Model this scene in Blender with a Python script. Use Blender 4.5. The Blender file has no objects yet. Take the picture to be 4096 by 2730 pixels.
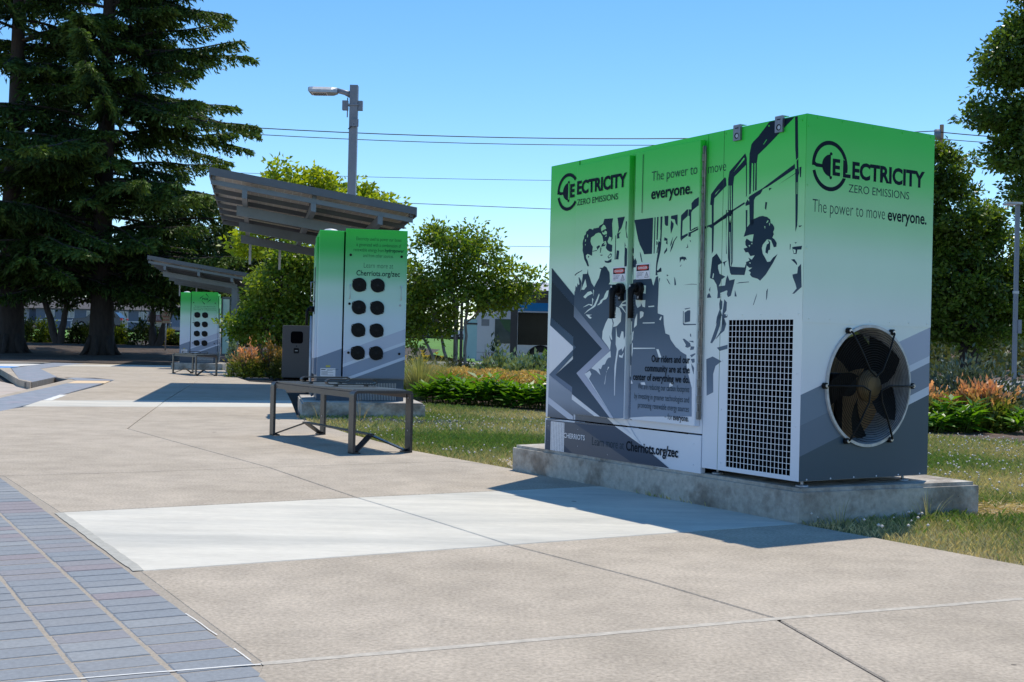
import bpy, bmesh, math, random
import numpy as np
from mathutils import Matrix, Vector
from mathutils.geometry import delaunay_2d_cdt
PI = math.pi
random.seed(7)
RNG = np.random.default_rng(7)
scene = bpy.context.scene
COL = scene.collection

# ------------------------------------------------------------------ camera, sky, sun, exposure
cam_d = bpy.data.cameras.new('camera')
cam = bpy.data.objects.new('camera', cam_d); COL.objects.link(cam)
cam_d.sensor_width = 36; cam_d.lens = 41.897; cam_d.clip_start = .05; cam_d.clip_end = 4000
pit, rol = .0042, .0231
fw = Vector((0, math.cos(pit), math.sin(pit))); up = Vector((0, -math.sin(pit), math.cos(pit))); rt = Vector((1, 0, 0))
r2 = rt * math.cos(rol) + up * math.sin(rol); u2 = up * math.cos(rol) - rt * math.sin(rol)
mw = Matrix((r2, u2, -fw)).transposed().to_4x4(); mw.translation = (0, 0, .8)
cam.matrix_world = mw
scene.camera = cam
SUN_EL, SUN_AZ = math.radians(66.5), math.radians(24.4)     # azimuth clockwise from +Y
world = bpy.data.worlds.new('World'); scene.world = world; world.use_nodes = True
wn = world.node_tree.nodes; wl = world.node_tree.links
bg = wn['Background']; sky = wn.new('ShaderNodeTexSky'); sky.sky_type = 'NISHITA'; sky.sun_disc = False
sky.sun_elevation = SUN_EL; sky.sun_rotation = SUN_AZ; sky.air_density = 1.0; sky.dust_density = 0; sky.ozone_density = 2.6; sky.altitude = 900
hs = wn.new('ShaderNodeHueSaturation'); hs.inputs['Saturation'].default_value = 1.24; hs.inputs['Hue'].default_value = .498; hs.inputs['Value'].default_value = .92
wl.new(sky.outputs[0], hs.inputs['Color']); wl.new(hs.outputs[0], bg.inputs[0]); bg.inputs[1].default_value = .15
sun_d = bpy.data.lights.new('sun', 'SUN'); sun = bpy.data.objects.new('sun', sun_d); COL.objects.link(sun)
sun_d.energy = 3.3; sun_d.angle = math.radians(.53); sun_d.color = (1, .93, .80)
sd = Vector((math.sin(SUN_AZ) * math.cos(SUN_EL), math.cos(SUN_AZ) * math.cos(SUN_EL), math.sin(SUN_EL)))
sun.rotation_euler = sd.to_track_quat('Z', 'Y').to_euler()
sun.location = (0, 0, 30)
vs = scene.view_settings; vs.view_transform = 'Standard'; vs.look = 'None'; vs.exposure = .42; vs.gamma = 1; vs.use_curve_mapping = False
scene.render.film_transparent = False
scene.cycles.max_bounces = 8; scene.cycles.transparent_max_bounces = 12

# ------------------------------------------------------------------ materials
def M(name, col, rough=.6, metal=0, n=(8, .12), bump=None, spec=.5, n2=None, col2=None, coord='Object', trans=0, streak=None, mott=None, specks=None):
    """principled material; n = (scale, amount) of a fine colour variation, n2 = (scale, low, high) mask blending towards col2, bump = (scale, distance)"""
    m = bpy.data.materials.new(name); m.use_nodes = True; nt = m.node_tree; N = nt.nodes; K = nt.links
    p = N['Principled BSDF']; p.inputs['Roughness'].default_value = rough; p.inputs['Metallic'].default_value = metal
    p.inputs['Specular IOR Level'].default_value = spec
    tc = N.new('ShaderNodeTexCoord'); src = tc.outputs[coord]
    if streak:
        mp = N.new('ShaderNodeMapping'); K.new(src, mp.inputs[0]); mp.inputs['Scale'].default_value = streak; src = mp.outputs[0]
    def mix(a, b, f):
        x = N.new('ShaderNodeMix'); x.data_type = 'RGBA'
        for s, v in ((x.inputs[6], a), (x.inputs[7], b), (x.inputs[0], f)):
            if isinstance(v, (tuple, list)): s.default_value = (*v, 1)
            elif isinstance(v, (int, float)): s.default_value = v
            else: K.new(v, s)
        return x.outputs[2]
    def noise(scale, detail=6, rough_=.6):
        x = N.new('ShaderNodeTexNoise'); x.inputs['Scale'].default_value = scale; x.inputs['Detail'].default_value = detail
        x.inputs['Roughness'].default_value = rough_; K.new(src, x.inputs['Vector']); return x.outputs[0]
    c = tuple(col)
    if n2:
        r = N.new('ShaderNodeValToRGB'); r.color_ramp.elements[0].position = n2[1]; r.color_ramp.elements[1].position = n2[2]
        K.new(noise(n2[0], 8), r.inputs[0]); c = mix(c, col2, r.outputs[0])
    if n and n[1] > 0:
        r = N.new('ShaderNodeMapRange'); r.inputs[1].default_value = .3; r.inputs[2].default_value = .7
        r.inputs[3].default_value = 1 - n[1]; r.inputs[4].default_value = 1 + n[1]; K.new(noise(n[0]), r.inputs[0])
        x = N.new('ShaderNodeVectorMath'); x.operation = 'SCALE'
        if isinstance(c, tuple): x.inputs[0].default_value = c
        else: K.new(c, x.inputs[0])
        K.new(r.outputs[0], x.inputs['Scale']); c = x.outputs[0]
    if mott:
        r = N.new('ShaderNodeMapRange'); r.inputs[1].default_value = .32; r.inputs[2].default_value = .68; r.inputs[3].default_value = 1 - mott[1]; r.inputs[4].default_value = 1 + mott[1]; K.new(noise(mott[0], 5, .65), r.inputs[0])
        x = N.new('ShaderNodeVectorMath'); x.operation = 'SCALE'; K.new(c, x.inputs[0]); K.new(r.outputs[0], x.inputs['Scale']); c = x.outputs[0]
    if specks:
        vo = N.new('ShaderNodeTexVoronoi'); vo.inputs['Scale'].default_value = specks[0]; K.new(tc.outputs[coord], vo.inputs['Vector'])
        lt = N.new('ShaderNodeMath'); lt.operation = 'LESS_THAN'; K.new(vo.outputs['Distance'], lt.inputs[0]); sp = N.new('ShaderNodeSeparateColor'); K.new(vo.outputs['Color'], sp.inputs[0])
        th = N.new('ShaderNodeMapRange'); th.inputs[1].default_value = 1 - specks[2]; th.inputs[2].default_value = 1; th.inputs[3].default_value = 0; th.inputs[4].default_value = specks[1]; K.new(sp.outputs[0], th.inputs[0]); K.new(th.outputs[0], lt.inputs[1])
        c = mix(c, specks[3], lt.outputs[0])
    if isinstance(c, tuple): p.inputs['Base Color'].default_value = (*c, 1)
    else: K.new(c, p.inputs['Base Color'])
    if bump:
        b = N.new('ShaderNodeBump'); b.inputs['Distance'].default_value = bump[1]; b.inputs['Strength'].default_value = 1
        K.new(noise(bump[0], 8), b.inputs['Height']); K.new(b.outputs[0], p.inputs['Normal'])
    if trans: p.inputs['Transmission Weight'].default_value = trans
    return m

def ramp_z(name, stops, rough=.38, bands=None, spec=.5):
    """printed vinyl whose colour runs up the cabinet; bands = (slope, split_x, left ramp, right ramp) of diagonal printed stripes
    (each ramp: list of (height above the slope, colour or None), constant steps)"""
    m = bpy.data.materials.new(name); m.use_nodes = True; nt = m.node_tree; N = nt.nodes; K = nt.links
    p = N['Principled BSDF']; p.inputs['Roughness'].default_value = rough; p.inputs['Specular IOR Level'].default_value = spec
    tc = N.new('ShaderNodeTexCoord'); sx = N.new('ShaderNodeSeparateXYZ'); K.new(tc.outputs['Object'], sx.inputs[0])
    def ramp(val, st, const=False):
        r = N.new('ShaderNodeValToRGB'); e = r.color_ramp.elements; r.color_ramp.interpolation = 'CONSTANT' if const else 'EASE'
        mr = N.new('ShaderNodeMath'); mr.operation = 'DIVIDE'; mr.inputs[1].default_value = 2.2; K.new(val, mr.inputs[0]); K.new(mr.outputs[0], r.inputs[0])
        while len(e) < len(st): e.new(.5)
        for i, (z, c) in enumerate(sorted(st)): e[i].position = z / 2.2; e[i].color = c if len(c) == 4 else (*c, 1)
        return r
    base = ramp(sx.outputs[2], stops); out = base.outputs[0]
    if bands:
        slope, split, left, right = bands
        mm = N.new('ShaderNodeMath'); mm.operation = 'MULTIPLY_ADD'; mm.inputs[1].default_value = -slope
        K.new(sx.outputs[0], mm.inputs[0]); K.new(sx.outputs[2], mm.inputs[2])
        rl = ramp(mm.outputs[0], left, True); rr = ramp(mm.outputs[0], right, True)
        gt = N.new('ShaderNodeMath'); gt.operation = 'GREATER_THAN'; gt.inputs[1].default_value = split; K.new(sx.outputs[0], gt.inputs[0])
        mc = N.new('ShaderNodeMix'); mc.data_type = 'RGBA'; K.new(gt.outputs[0], mc.inputs[0]); K.new(rl.outputs[0], mc.inputs[6]); K.new(rr.outputs[0], mc.inputs[7])
        ma = N.new('ShaderNodeMix'); ma.data_type = 'FLOAT'; K.new(gt.outputs[0], ma.inputs[0]); K.new(rl.outputs[1], ma.inputs[2]); K.new(rr.outputs[1], ma.inputs[3])
        mx = N.new('ShaderNodeMix'); mx.data_type = 'RGBA'; K.new(ma.outputs[0], mx.inputs[0]); K.new(out, mx.inputs[6]); K.new(mc.outputs[2], mx.inputs[7]); out = mx.outputs[2]
    nz = N.new('ShaderNodeTexNoise'); nz.inputs['Scale'].default_value = 2.2; nz.inputs['Detail'].default_value = 6; K.new(tc.outputs['Object'], nz.inputs[0])
    mr = N.new('ShaderNodeMapRange'); mr.inputs[3].default_value = .93; mr.inputs[4].default_value = 1.07; K.new(nz.outputs[0], mr.inputs[0])
    sc = N.new('ShaderNodeVectorMath'); sc.operation = 'SCALE'; K.new(out, sc.inputs[0]); K.new(mr.outputs[0], sc.inputs['Scale']); K.new(sc.outputs[0], p.inputs['Base Color'])
    b = N.new('ShaderNodeBump'); b.inputs['Distance'].default_value = .004; b.inputs['Strength'].default_value = .25; K.new(nz.outputs[0], b.inputs['Height']); K.new(b.outputs[0], p.inputs['Normal'])
    return m

G_TOP, G_HI, G_MID, PALE, MIST, LAV = (.022, .62, .04), (.085, .63, .095), (.31, .68, .31), (.58, .78, .62), (.72, .80, .77), (.68, .72, .82)
PRINT = [(0, LAV), (.55, (.70, .74, .82)), (.95, MIST), (1.22, PALE), (1.5, G_MID), (1.72, G_HI), (1.9, G_TOP)]
SLATE, SLATE_L, NAVY, WHITEB = (.11, .15, .215), (.24, .30, .40), (.032, .07, .11), (.55, .61, .72)
m_print = ramp_z('printed_vinyl', PRINT)
m_print_fan = ramp_z('printed_vinyl_fan_panel', PRINT, bands=(.34, .45,
    [(0, (*NAVY, 1)), (.303, (.10, .15, .22, 1)), (.45, (.13, .19, .27, 1)), (.599, (0, 0, 0, 0))],
    [(0, (*NAVY, 1)), (.289, (*WHITEB, 1)), (.328, (.17, .215, .30, 1)), (.448, (*WHITEB, 1)), (.489, (.36, .41, .53, 1)), (.629, (0, 0, 0, 0))]))
PRINT2 = [(0, LAV), (.6, (.60, .67, .80)), (1.0, (.56, .68, .76)), (1.35, (.48, .70, .60)), (1.6, (.18, .55, .26)), (1.85, (.02, .47, .06)), (2.05, G_TOP)]
m_print_charger = ramp_z('printed_vinyl_charger', PRINT2, bands=(.385, .28,
    [(0, (.12, .17, .25, 1)), (.3, (.17, .23, .33, 1)), (.622, (0, 0, 0, 0))],
    [(0, (.13, .18, .26, 1)), (.255, (.50, .58, .72, 1)), (.29, (.24, .30, .42, 1)), (.415, (.56, .63, .75, 1)), (.45, (.44, .50, .63, 1)), (.585, (0, 0, 0, 0))]))
m_base_slate = M('slate_vinyl', (.035, .06, .095), .4, n=(4, .1))
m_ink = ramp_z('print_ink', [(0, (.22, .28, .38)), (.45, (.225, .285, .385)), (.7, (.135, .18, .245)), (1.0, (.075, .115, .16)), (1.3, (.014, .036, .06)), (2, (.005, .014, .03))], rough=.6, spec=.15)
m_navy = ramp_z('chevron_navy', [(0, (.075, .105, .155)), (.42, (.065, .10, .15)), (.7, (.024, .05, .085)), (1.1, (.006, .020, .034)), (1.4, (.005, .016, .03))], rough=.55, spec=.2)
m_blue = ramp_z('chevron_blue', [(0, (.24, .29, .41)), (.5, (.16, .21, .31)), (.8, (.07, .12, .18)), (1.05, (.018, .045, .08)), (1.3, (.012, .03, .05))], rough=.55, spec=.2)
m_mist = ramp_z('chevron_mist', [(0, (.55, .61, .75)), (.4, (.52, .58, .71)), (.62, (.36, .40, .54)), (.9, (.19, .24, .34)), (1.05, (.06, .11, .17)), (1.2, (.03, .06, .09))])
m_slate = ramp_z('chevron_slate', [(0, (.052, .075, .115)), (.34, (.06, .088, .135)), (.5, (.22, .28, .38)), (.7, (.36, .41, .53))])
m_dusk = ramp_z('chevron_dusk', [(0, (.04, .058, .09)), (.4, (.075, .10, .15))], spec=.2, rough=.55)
m_white = M('print_white', (.76, .78, .84), .4, n=(3, .02))
m_text = M('print_text', (.004, .011, .022), .6, n=(3, .05), spec=.12)
m_text_soft = M('print_text_grey', (.018, .04, .055), .6, n=(3, .05), spec=.12)
m_text_green = M('print_text_green', (.008, .045, .022), .6, n=(3, .05), spec=.12)
m_red = M('label_red', (.55, .03, .02), .5, n=(3, .05)); m_label = M('label_white', (.72, .72, .76), .45, n=(20, .05))
m_black = M('black_plastic', (.008, .008, .009), .5, n=(20, .15), spec=.18); m_blackm = M('black_wire', (.008, .008, .008), .45, n=(10, .1), spec=.2)
m_dark = M('dark_void', (.005, .005, .006), .9, n=(5, .1), spec=0)
m_steel = M('stainless_steel', (.55, .54, .55), .32, .85, n=(60, .08)); m_galv = M('galvanised_steel', (.42, .44, .47), .45, .6, n=(12, .15))
m_galvflat = M('grey_pole_paint', (.20, .22, .26), .5, .2, n=(6, .1))
m_graybox = M('grey_paint_cabinet', (.55, .62, .58), .45, n=(3, .02))
m_concrete = M('plinth_concrete', (.46, .425, .375), .88, n=(30, .22), bump=(45, .006), n2=(3.4, .46, .60), col2=(.24, .205, .17), mott=(1.3, .15), specks=(14, .09, .5, (.12, .10, .085)))
m_benchm = M('bench_metal', (.055, .052, .054), .38, .3, n=(60, .15), bump=(220, .0006))
m_benchtop = M('bench_slat_metal', (.075, .078, .085), .33, .35, n=(60, .15))

# ------------------------------------------------------------------ mesh helpers
def link(o, parent=None):
    COL.objects.link(o)
    if parent is not None: o.parent = parent
    return o
def obj(name, me, m=None, parent=None, label=None, kind=None):
    if isinstance(me, bmesh.types.BMesh):
        b = me; me = bpy.data.meshes.new(name); b.to_mesh(me); b.free()
    if m is not None and not me.materials: me.materials.append(m)
    o = bpy.data.objects.new(name, me); link(o, parent)
    if label: o['label'] = label
    if kind: o['kind'] = kind
    return o
def thing(name, label, cat, loc=(0, 0, 0), rz=0, group=None):
    o = bpy.data.objects.new(name, None); o.empty_display_size = .2; link(o); o.location = loc; o.rotation_euler = (0, 0, rz)
    o['label'] = label; o['category'] = cat
    if group: o['group'] = group
    return o
def tag(o, label, cat, group=None):
    o['label'] = label; o['category'] = cat
    if group: o['group'] = group
    return o
def struct(name, me, m): return obj(name, me, m, kind='structure')
def copy_tree(o, parent=None):
    c = o.copy(); COL.objects.link(c); c.parent = parent
    for ch in list(o.children): copy_tree(ch, c)
    return c
def box(b, x0, x1, y0, y1, z0, z1, bev=0, R=None):
    bb = bmesh.new() if bev else b
    v = [bb.verts.new((x, y, z)) for z in (z0, z1) for y in (y0, y1) for x in (x0, x1)]
    for f in ((0, 2, 3, 1), (4, 5, 7, 6), (0, 1, 5, 4), (2, 6, 7, 3), (0, 4, 6, 2), (1, 3, 7, 5)): bb.faces.new([v[i] for i in f])
    if bev:
        bmesh.ops.bevel(bb, geom=bb.edges[:], offset=bev, segments=2, profile=.6, affect='EDGES')
        if R is not None: bmesh.ops.transform(bb, matrix=R, verts=bb.verts[:])
        me = bpy.data.meshes.new('t'); bb.to_mesh(me); bb.free(); b.from_mesh(me); bpy.data.meshes.remove(me)
    elif R is not None: bmesh.ops.transform(bb, matrix=R, verts=v)
    return b
def boxm(*a, **k): return box(bmesh.new(), *a, **k)
def tube(b, pts, r, seg=8, cap=True):
    pts = [Vector(p) for p in pts]; n = len(pts); rr = r if isinstance(r, (list, tuple)) else [r] * n; rings = []
    ref = Vector((0, 0, 1))
    for i, p in enumerate(pts):
        t = (pts[min(i + 1, n - 1)] - pts[max(i - 1, 0)])
        t = t.normalized() if t.length > 1e-9 else Vector((0, 0, 1))
        a = t.cross(ref)
        if a.length < .05: a = t.cross(Vector((1, 0, 0)))
        a.normalize(); c = t.cross(a); ref = a.cross(t) if abs(t.z) < .95 else ref
        rings.append([b.verts.new(p + (a * math.cos(2 * PI * j / seg) + c * math.sin(2 * PI * j / seg)) * rr[i]) for j in range(seg)])
    for i in range(n - 1):
        for j in range(seg): 
            f = b.faces.new((rings[i][j], rings[i][(j + 1) % seg], rings[i + 1][(j + 1) % seg], rings[i + 1][j])); f.smooth = True
    if cap: b.faces.new(rings[0][::-1]); b.faces.new(rings[-1])
    return b
def torus(b, c, ax, R, r, seg=48, rs=5, squash=None):
    c = Vector(c); ax = Vector(ax).normalized(); a = ax.orthogonal().normalized(); e = ax.cross(a); rings = []
    for i in range(seg):
        t = 2 * PI * i / seg; d = a * math.cos(t) + e * math.sin(t)
        rings.append([b.verts.new(c + d * (R + r * math.cos(2 * PI * j / rs)) + ax * r * math.sin(2 * PI * j / rs)) for j in range(rs)])
    for i in range(seg):
        for j in range(rs):
            f = b.faces.new((rings[i][j], rings[(i + 1) % seg][j], rings[(i + 1) % seg][(j + 1) % rs], rings[i][(j + 1) % rs])); f.smooth = True
    return b
def prism(b, pts, z0, z1, taper=0):
    lo = [b.verts.new((x, y, z0)) for x, y in pts]; hi = [b.verts.new((x, y, z1)) for x, y in pts]; n = len(pts)
    b.faces.new(lo[::-1]); b.faces.new(hi)
    for i in range(n): b.faces.new((lo[i], lo[(i + 1) % n], hi[(i + 1) % n], hi[i]))
    bmesh.ops.recalc_face_normals(b, faces=b.faces[:]); return b
def disc(b, c, ax, r, h, seg=20, dome=0):
    """a short cylinder (optionally domed) from c along ax"""
    ax = Vector(ax).normalized(); c = Vector(c)
    if dome: tube(b, [c, c + ax * h * .4, c + ax * h * .75, c + ax * h * .95, c + ax * h], [r, r, r * .8, r * .5, r * .15], seg)
    else: tube(b, [c, c + ax * h], r, seg)
    return b
def np_mesh(name, V, F, mats, smooth=False, attr=None):
    me = bpy.data.meshes.new(name); nf, k = F.shape
    me.vertices.add(len(V)); me.vertices.foreach_set('co', V.astype(np.float32).ravel())
    me.loops.add(nf * k); me.loops.foreach_set('vertex_index', F.astype(np.int32).ravel())
    me.polygons.add(nf); me.polygons.foreach_set('loop_start', np.arange(0, nf * k, k, dtype=np.int32)); me.polygons.foreach_set('loop_total', np.full(nf, k, np.int32))
    if smooth: me.polygons.foreach_set('use_smooth', np.ones(nf, bool))
    for m in (mats if isinstance(mats, list) else [mats]): me.materials.append(m)
    if attr is not None:
        a = me.attributes.new('tint', 'FLOAT_COLOR', 'POINT'); a.data.foreach_set('color', attr.astype(np.float32).ravel())
    me.update(calc_edges=True); return me

# text: built-in font outlines turned into flat meshes; weight > 0 is bolder
def text_mesh(s, weight=0.0, res=3):
    cu = bpy.data.curves.new('lettering', 'FONT'); cu.body = s; cu.offset = weight; cu.resolution_u = res; cu.size = 1
    o = bpy.data.objects.new('lettering', cu); COL.objects.link(o)
    dg = bpy.context.evaluated_depsgraph_get(); dg.update()
    me = bpy.data.meshes.new_from_object(o.evaluated_get(dg)); bpy.data.objects.remove(o)
    co = np.empty(len(me.vertices) * 3, np.float32); me.vertices.foreach_get('co', co); co = co.reshape(-1, 3)
    return me, co
def put_text(s, x0, x1, base, cap, place, mat, parent, weight=0.0, name='lettering', clip=None):
    """lay s between x0 and x1 with its baseline at base and capital height cap; place(x, z) gives the local point"""
    me, co = text_mesh(s, weight)
    w0, w1 = co[:, 0].min(), co[:, 0].max()
    X = x0 + (co[:, 0] - w0) / (w1 - w0) * (x1 - x0); Z = base + co[:, 1] / .682 * cap * (1.1 if s != s.upper() else 1.0)
    me.vertices.foreach_set('co', np.array([place(a, b) for a, b in zip(X, Z)], np.float32).ravel()); me.update()
    o = obj(name, me, mat, parent); return o

# ------------------------------------------------------------------ MAIN CABINET
W, L, H = .909, 2.155, 1.928
cab = thing('power_cabinet', 'large green to white power cabinet with a fan and two doors, nearest on the right', 'electrical cabinet',
            (1.365,5.61,0.0), 0.558)
UJ = .693
def plate_hole_rect(o, i):      # frame in (u, v): outer rect minus inner rect
    return [(o[0], i[0], o[2], o[3]), (i[1], o[1], o[2], o[3]), (i[0], i[1], o[2], i[2]), (i[0], i[1], i[3], o[3])]
b = bmesh.new()                                                     # shell of the right block around its grille and the fan opening
for u0, u1, v0, v1 in plate_hole_rect((.002, UJ - .004, .192, H), (.059, .508, .213, .958)): box(b, 0, .003, u0, u1, v0, v1)
box(b, .003, W, UJ - .007, UJ - .004, .192, H); box(b, .003, W, .003, UJ - .007, H - .003, H); box(b, .003, W, .003, UJ - .007, .192, .195)
obj('side_panel', b, m_print, cab)
b = bmesh.new()                                                     # fan side: upper panel overlaps the lower one
box(b, 0, W, -.0022, -.0002, .943, H); obj('upper_panel', b, m_print, cab)
CX, CZ_, CR = .457, .645, .288
def plate_round(x0, x1, z0, z1, y0, y1, cx, cz, r, seg=64):
    b = bmesh.new(); A = []; B_ = []
    for i in range(seg):
        t = 2 * PI * (i + .5) / seg; c, s = math.cos(t), math.sin(t)
        k = min((x1 - cx) / c if c > 0 else (x0 - cx) / c, (z1 - cz) / s if s > 0 else (z0 - cz) / s)
        A.append((cx + c * k, cz + s * k)); B_.append((cx + c * r, cz + s * r))
    # corners
    for q in ((x0, z0), (x0, z1), (x1, z0), (x1, z1)):
        i = min(range(seg), key=lambda i: (A[i][0] - q[0]) ** 2 + (A[i][1] - q[1]) ** 2); A[i] = q
    for y, fl in ((y0, 0), (y1, 1)):
        va = [b.verts.new((p[0], y, p[1])) for p in A]; vb = [b.verts.new((p[0], y, p[1])) for p in B_]
        for i in range(seg):
            f = (va[i], va[(i + 1) % seg], vb[(i + 1) % seg], vb[i]); b.faces.new(f if fl else f[::-1])
        if fl == 0: a0, b0 = va, vb
    for i in range(seg):
        j = (i + 1) % seg; b.faces.new((a0[i], a0[j], va[j], va[i])); b.faces.new((b0[j], b0[i], vb[i], vb[j]))
    bmesh.ops.recalc_face_normals(b, faces=b.faces[:]); return b
obj('fan_panel', plate_round(.0005, W, .193, .946, 0, .003, CX, CZ_, CR), m_print_fan, cab)
b = bmesh.new(); box(b, W - .003, W, .003, UJ - .007, .193, .80); box(b, W - .003, W, .003, .10, .80, H - .003); box(b, W - .003, W, .10, UJ - .007, 1.1, H - .003)
obj('back_panel', b, M('tan_liner', (.50, .38, .22), .7, n=(6, .2)), cab)
b = bmesh.new(); box(b, .05, .42, .62, .66, .2, .55); obj('inner_coil', b, M('brass_coil', (.55, .38, .16), .5, .2, n=(30, .2)), cab)
obj('inner_divider', boxm(.004, W - .004, .004, UJ - .01, .985, .99), m_dark, cab)
# grille lattice in the left face of the block
b = bmesh.new(); nx, nz = 17, 26
for i in range(nx + 1):
    u = .059 + (.508 - .059) * i / nx; box(b, .0008, .0026, u - .0014, u + .0014, .213, .958)
for k in range(nz + 1):
    v = .213 + (.958 - .213) * k / nz; box(b, .0012, .0022, .059, .508, v - .0013, v + .0013)
obj('intake_grille', b, m_white, cab)
obj('grille_backing', boxm(.012, .016, .05, .52, .205, .965), m_dark, cab)  # black sheet standing for the shade of the hollow interior behind the bars
# axial fan
fan = obj('fan', (lambda b: (tube(b, [(CX, .30, CZ_), (CX, .12, CZ_)], .058, 24), b)[1])(bmesh.new()), m_black, cab)
b = bmesh.new()
seg = 64
for (y0, r0), (y1, r1) in (((-.012, CR + .012), (-.012, CR - .002)), ((-.012, CR - .002), (.02, CR - .008)), ((.02, CR - .008), (.16, CR - .004)), ((0.0, CR + .012), (-.012, CR + .012))):
    a0 = [b.verts.new((CX + r0 * math.cos(2 * PI * i / seg), y0, CZ_ + r0 * math.sin(2 * PI * i / seg))) for i in range(seg)]
    a1 = [b.verts.new((CX + r1 * math.cos(2 * PI * i / seg), y1, CZ_ + r1 * math.sin(2 * PI * i / seg))) for i in range(seg)]
    for i in range(seg): b.faces.new((a0[i], a0[(i + 1) % seg], a1[(i + 1) % seg], a1[i])).smooth = True
bmesh.ops.recalc_face_normals(b, faces=b.faces[:]); obj('fan_ring', b, M('fan_ring_paint', (.50, .51, .52), .45, .2, n=(30, .2)), fan)
bl = M('fan_blade', (.008, .0075, .007), .7, n=(10, .2), spec=.1)
for k in range(5):
    b = bmesh.new(); t0 = math.radians(72 * k + 108); rows = []
    for r_, sw, tw in ((.085, -.10, .32), (.14, -.02, .34), (.20, .10, .33), (.262, .26, .30)):
        row = []
        for j in range(4):
            q = (j / 3 - .5); t = t0 + sw + q * tw * 3.1 * (.085 / r_) ** .25; row.append(b.verts.new((CX + r_ * math.cos(t), .035 + q * .075, CZ_ + r_ * math.sin(t))))
        rows.append(row)
    for i in range(3):
        for j in range(3): b.faces.new((rows[i][j], rows[i][j + 1], rows[i + 1][j + 1], rows[i + 1][j])).smooth = True
    obj('fan_blade', b, bl, fan)
b = bmesh.new(); tube(b, [(CX, .004, CZ_), (CX, -.012, CZ_), (CX, -.015, CZ_)], [.080, .078, .02], 28)
obj('fan_hub', b, M('hub_bronze', (.13, .085, .035), .6, .2, n=(9, .3)), fan)
b = bmesh.new(); box(b, CX - .02, CX + .02, .18, .2, CZ_ - .28, CZ_); obj('motor_bracket', b, m_black, fan)
b = bmesh.new()
R_ = .05
while R_ < .281: torus(b, (CX, -.024 - .018 * (1 - (R_ / .28) ** 2), CZ_), (0, 1, 0), R_, .0013, 56, 4); R_ += .0118
obj('guard_rings', b, m_blackm, fan)
for k in range(3):                                                  # three V shaped guard rods, each bolted at two knobs
    b = bmesh.new(); ts = (60 + 120 * k, 120 + 120 * k); P = []
    for i, t in enumerate(ts):
        t = math.radians(t); pr = [(CX + r_ * math.cos(t), y, CZ_ + r_ * math.sin(t)) for r_, y in ((.318, -.006), (.30, -.03), (.20, -.045), (.09, -.05))]
        P += pr if i == 0 else pr[::-1]
    tm = math.radians(90 + 120 * k); P.insert(4, (CX + .045 * math.cos(tm), -.05, CZ_ + .045 * math.sin(tm)))
    tube(b, P, .0048, 6); obj('guard_rod', b, m_blackm, fan)
for k in range(6):
    t = math.radians(60 * k); c = (CX + .308 * math.cos(t), -.001, CZ_ + .308 * math.sin(t)); b = bmesh.new(); disc(b, c, (0, -1, 0), .015, .018, 14)
    o = obj('guard_knob', b, m_blackm, fan); b = bmesh.new(); disc(b, (c[0], -.019, c[2]), (0, -1, 0), .009, .007, 6); obj('bolt_head', b, m_steel, o)
# left block with the doors
b = bmesh.new(); box(b, 0, W, UJ, L, .365, H); obj('door_housing', b, m_print, cab)
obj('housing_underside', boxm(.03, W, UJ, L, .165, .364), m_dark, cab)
obj('access_panel', boxm(-.004, .028, UJ, L + .004, .159, .357, bev=.0015), m_print, cab)
obj('corner_panel', boxm(-.003, 0, 1.853, L, .365, H - .001), m_print, cab)
obj('seam', boxm(-.0012, .001, 1.8475, 1.8515, .40, H), m_dark, cab)
DOOR_L = (1.313, 1.826, .402, 1.892); DOOR_R = (.712, 1.258, .405, 1.897)
for (u0, u1, v0, v1) in (DOOR_L, DOOR_R):
    obj('door', boxm(-.036, -.001, u0, u1, v0, v1, bev=.004), m_print, cab)
obj('door_gap', boxm(-.006, .0005, 1.283, 1.297, .40, 1.897), m_dark, cab)
# piano hinge: knuckles down the edge of the right door
b = bmesh.new(); n = 34; k = 0
hz0, hz1 = .44, 1.866
for i in range(n):
    za, zb = hz0 + (hz1 - hz0) * i / n, hz0 + (hz1 - hz0) * (i + 1) / n
    if i % 2: box(b, -.022, -.002, .703, .711, za + .0012, zb - .0012)
    else: box(b, -.025, -.002, .700, .711, za + .0012, zb - .0012)
tube(b, [(-.014, .6985, hz0), (-.014, .6985, hz1)], .0035, 8)
obj('hinge', b, M('hinge_steel', (.30, .29, .27), .5, .5, n=(30, .2)), cab)
for u0, u1 in ((1.325, 1.733), (.802, 1.217)): obj('slot', boxm(-.0045, .0, u0, u1, .3565, .3625), m_dark, cab)
# lifting brackets
for u0, u1 in ((.440, .491), (.146, .197)):
    b = bmesh.new(); box(b, -.014, -.001, u0, u1, 1.861, 1.938); o = obj('lifting_bracket', b, M('bracket_steel', (.22, .22, .25), .4, .7, n=(30, .15)), cab)
    b = bmesh.new(); c = ((u0 + u1) / 2); disc(b, (-.0135, c, 1.885), (-1, 0, 0), .015, .0015, 18); disc_o = obj('hole', b, m_dark, o)
    b = bmesh.new(); disc(b, (-.0148, c - .004, 1.884), (-1, 0, 0), .010, .0012, 18); obj('pin', b, m_galv, o)
    obj('slit', boxm(-.0155, -.0135, c - .011, c + .011, 1.921, 1.925), m_dark, o)
    b = bmesh.new(); box(b, -.014, .03, u0, u1, 1.938, 1.941); obj('bracket_lip', b, m_galv, o)
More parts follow.
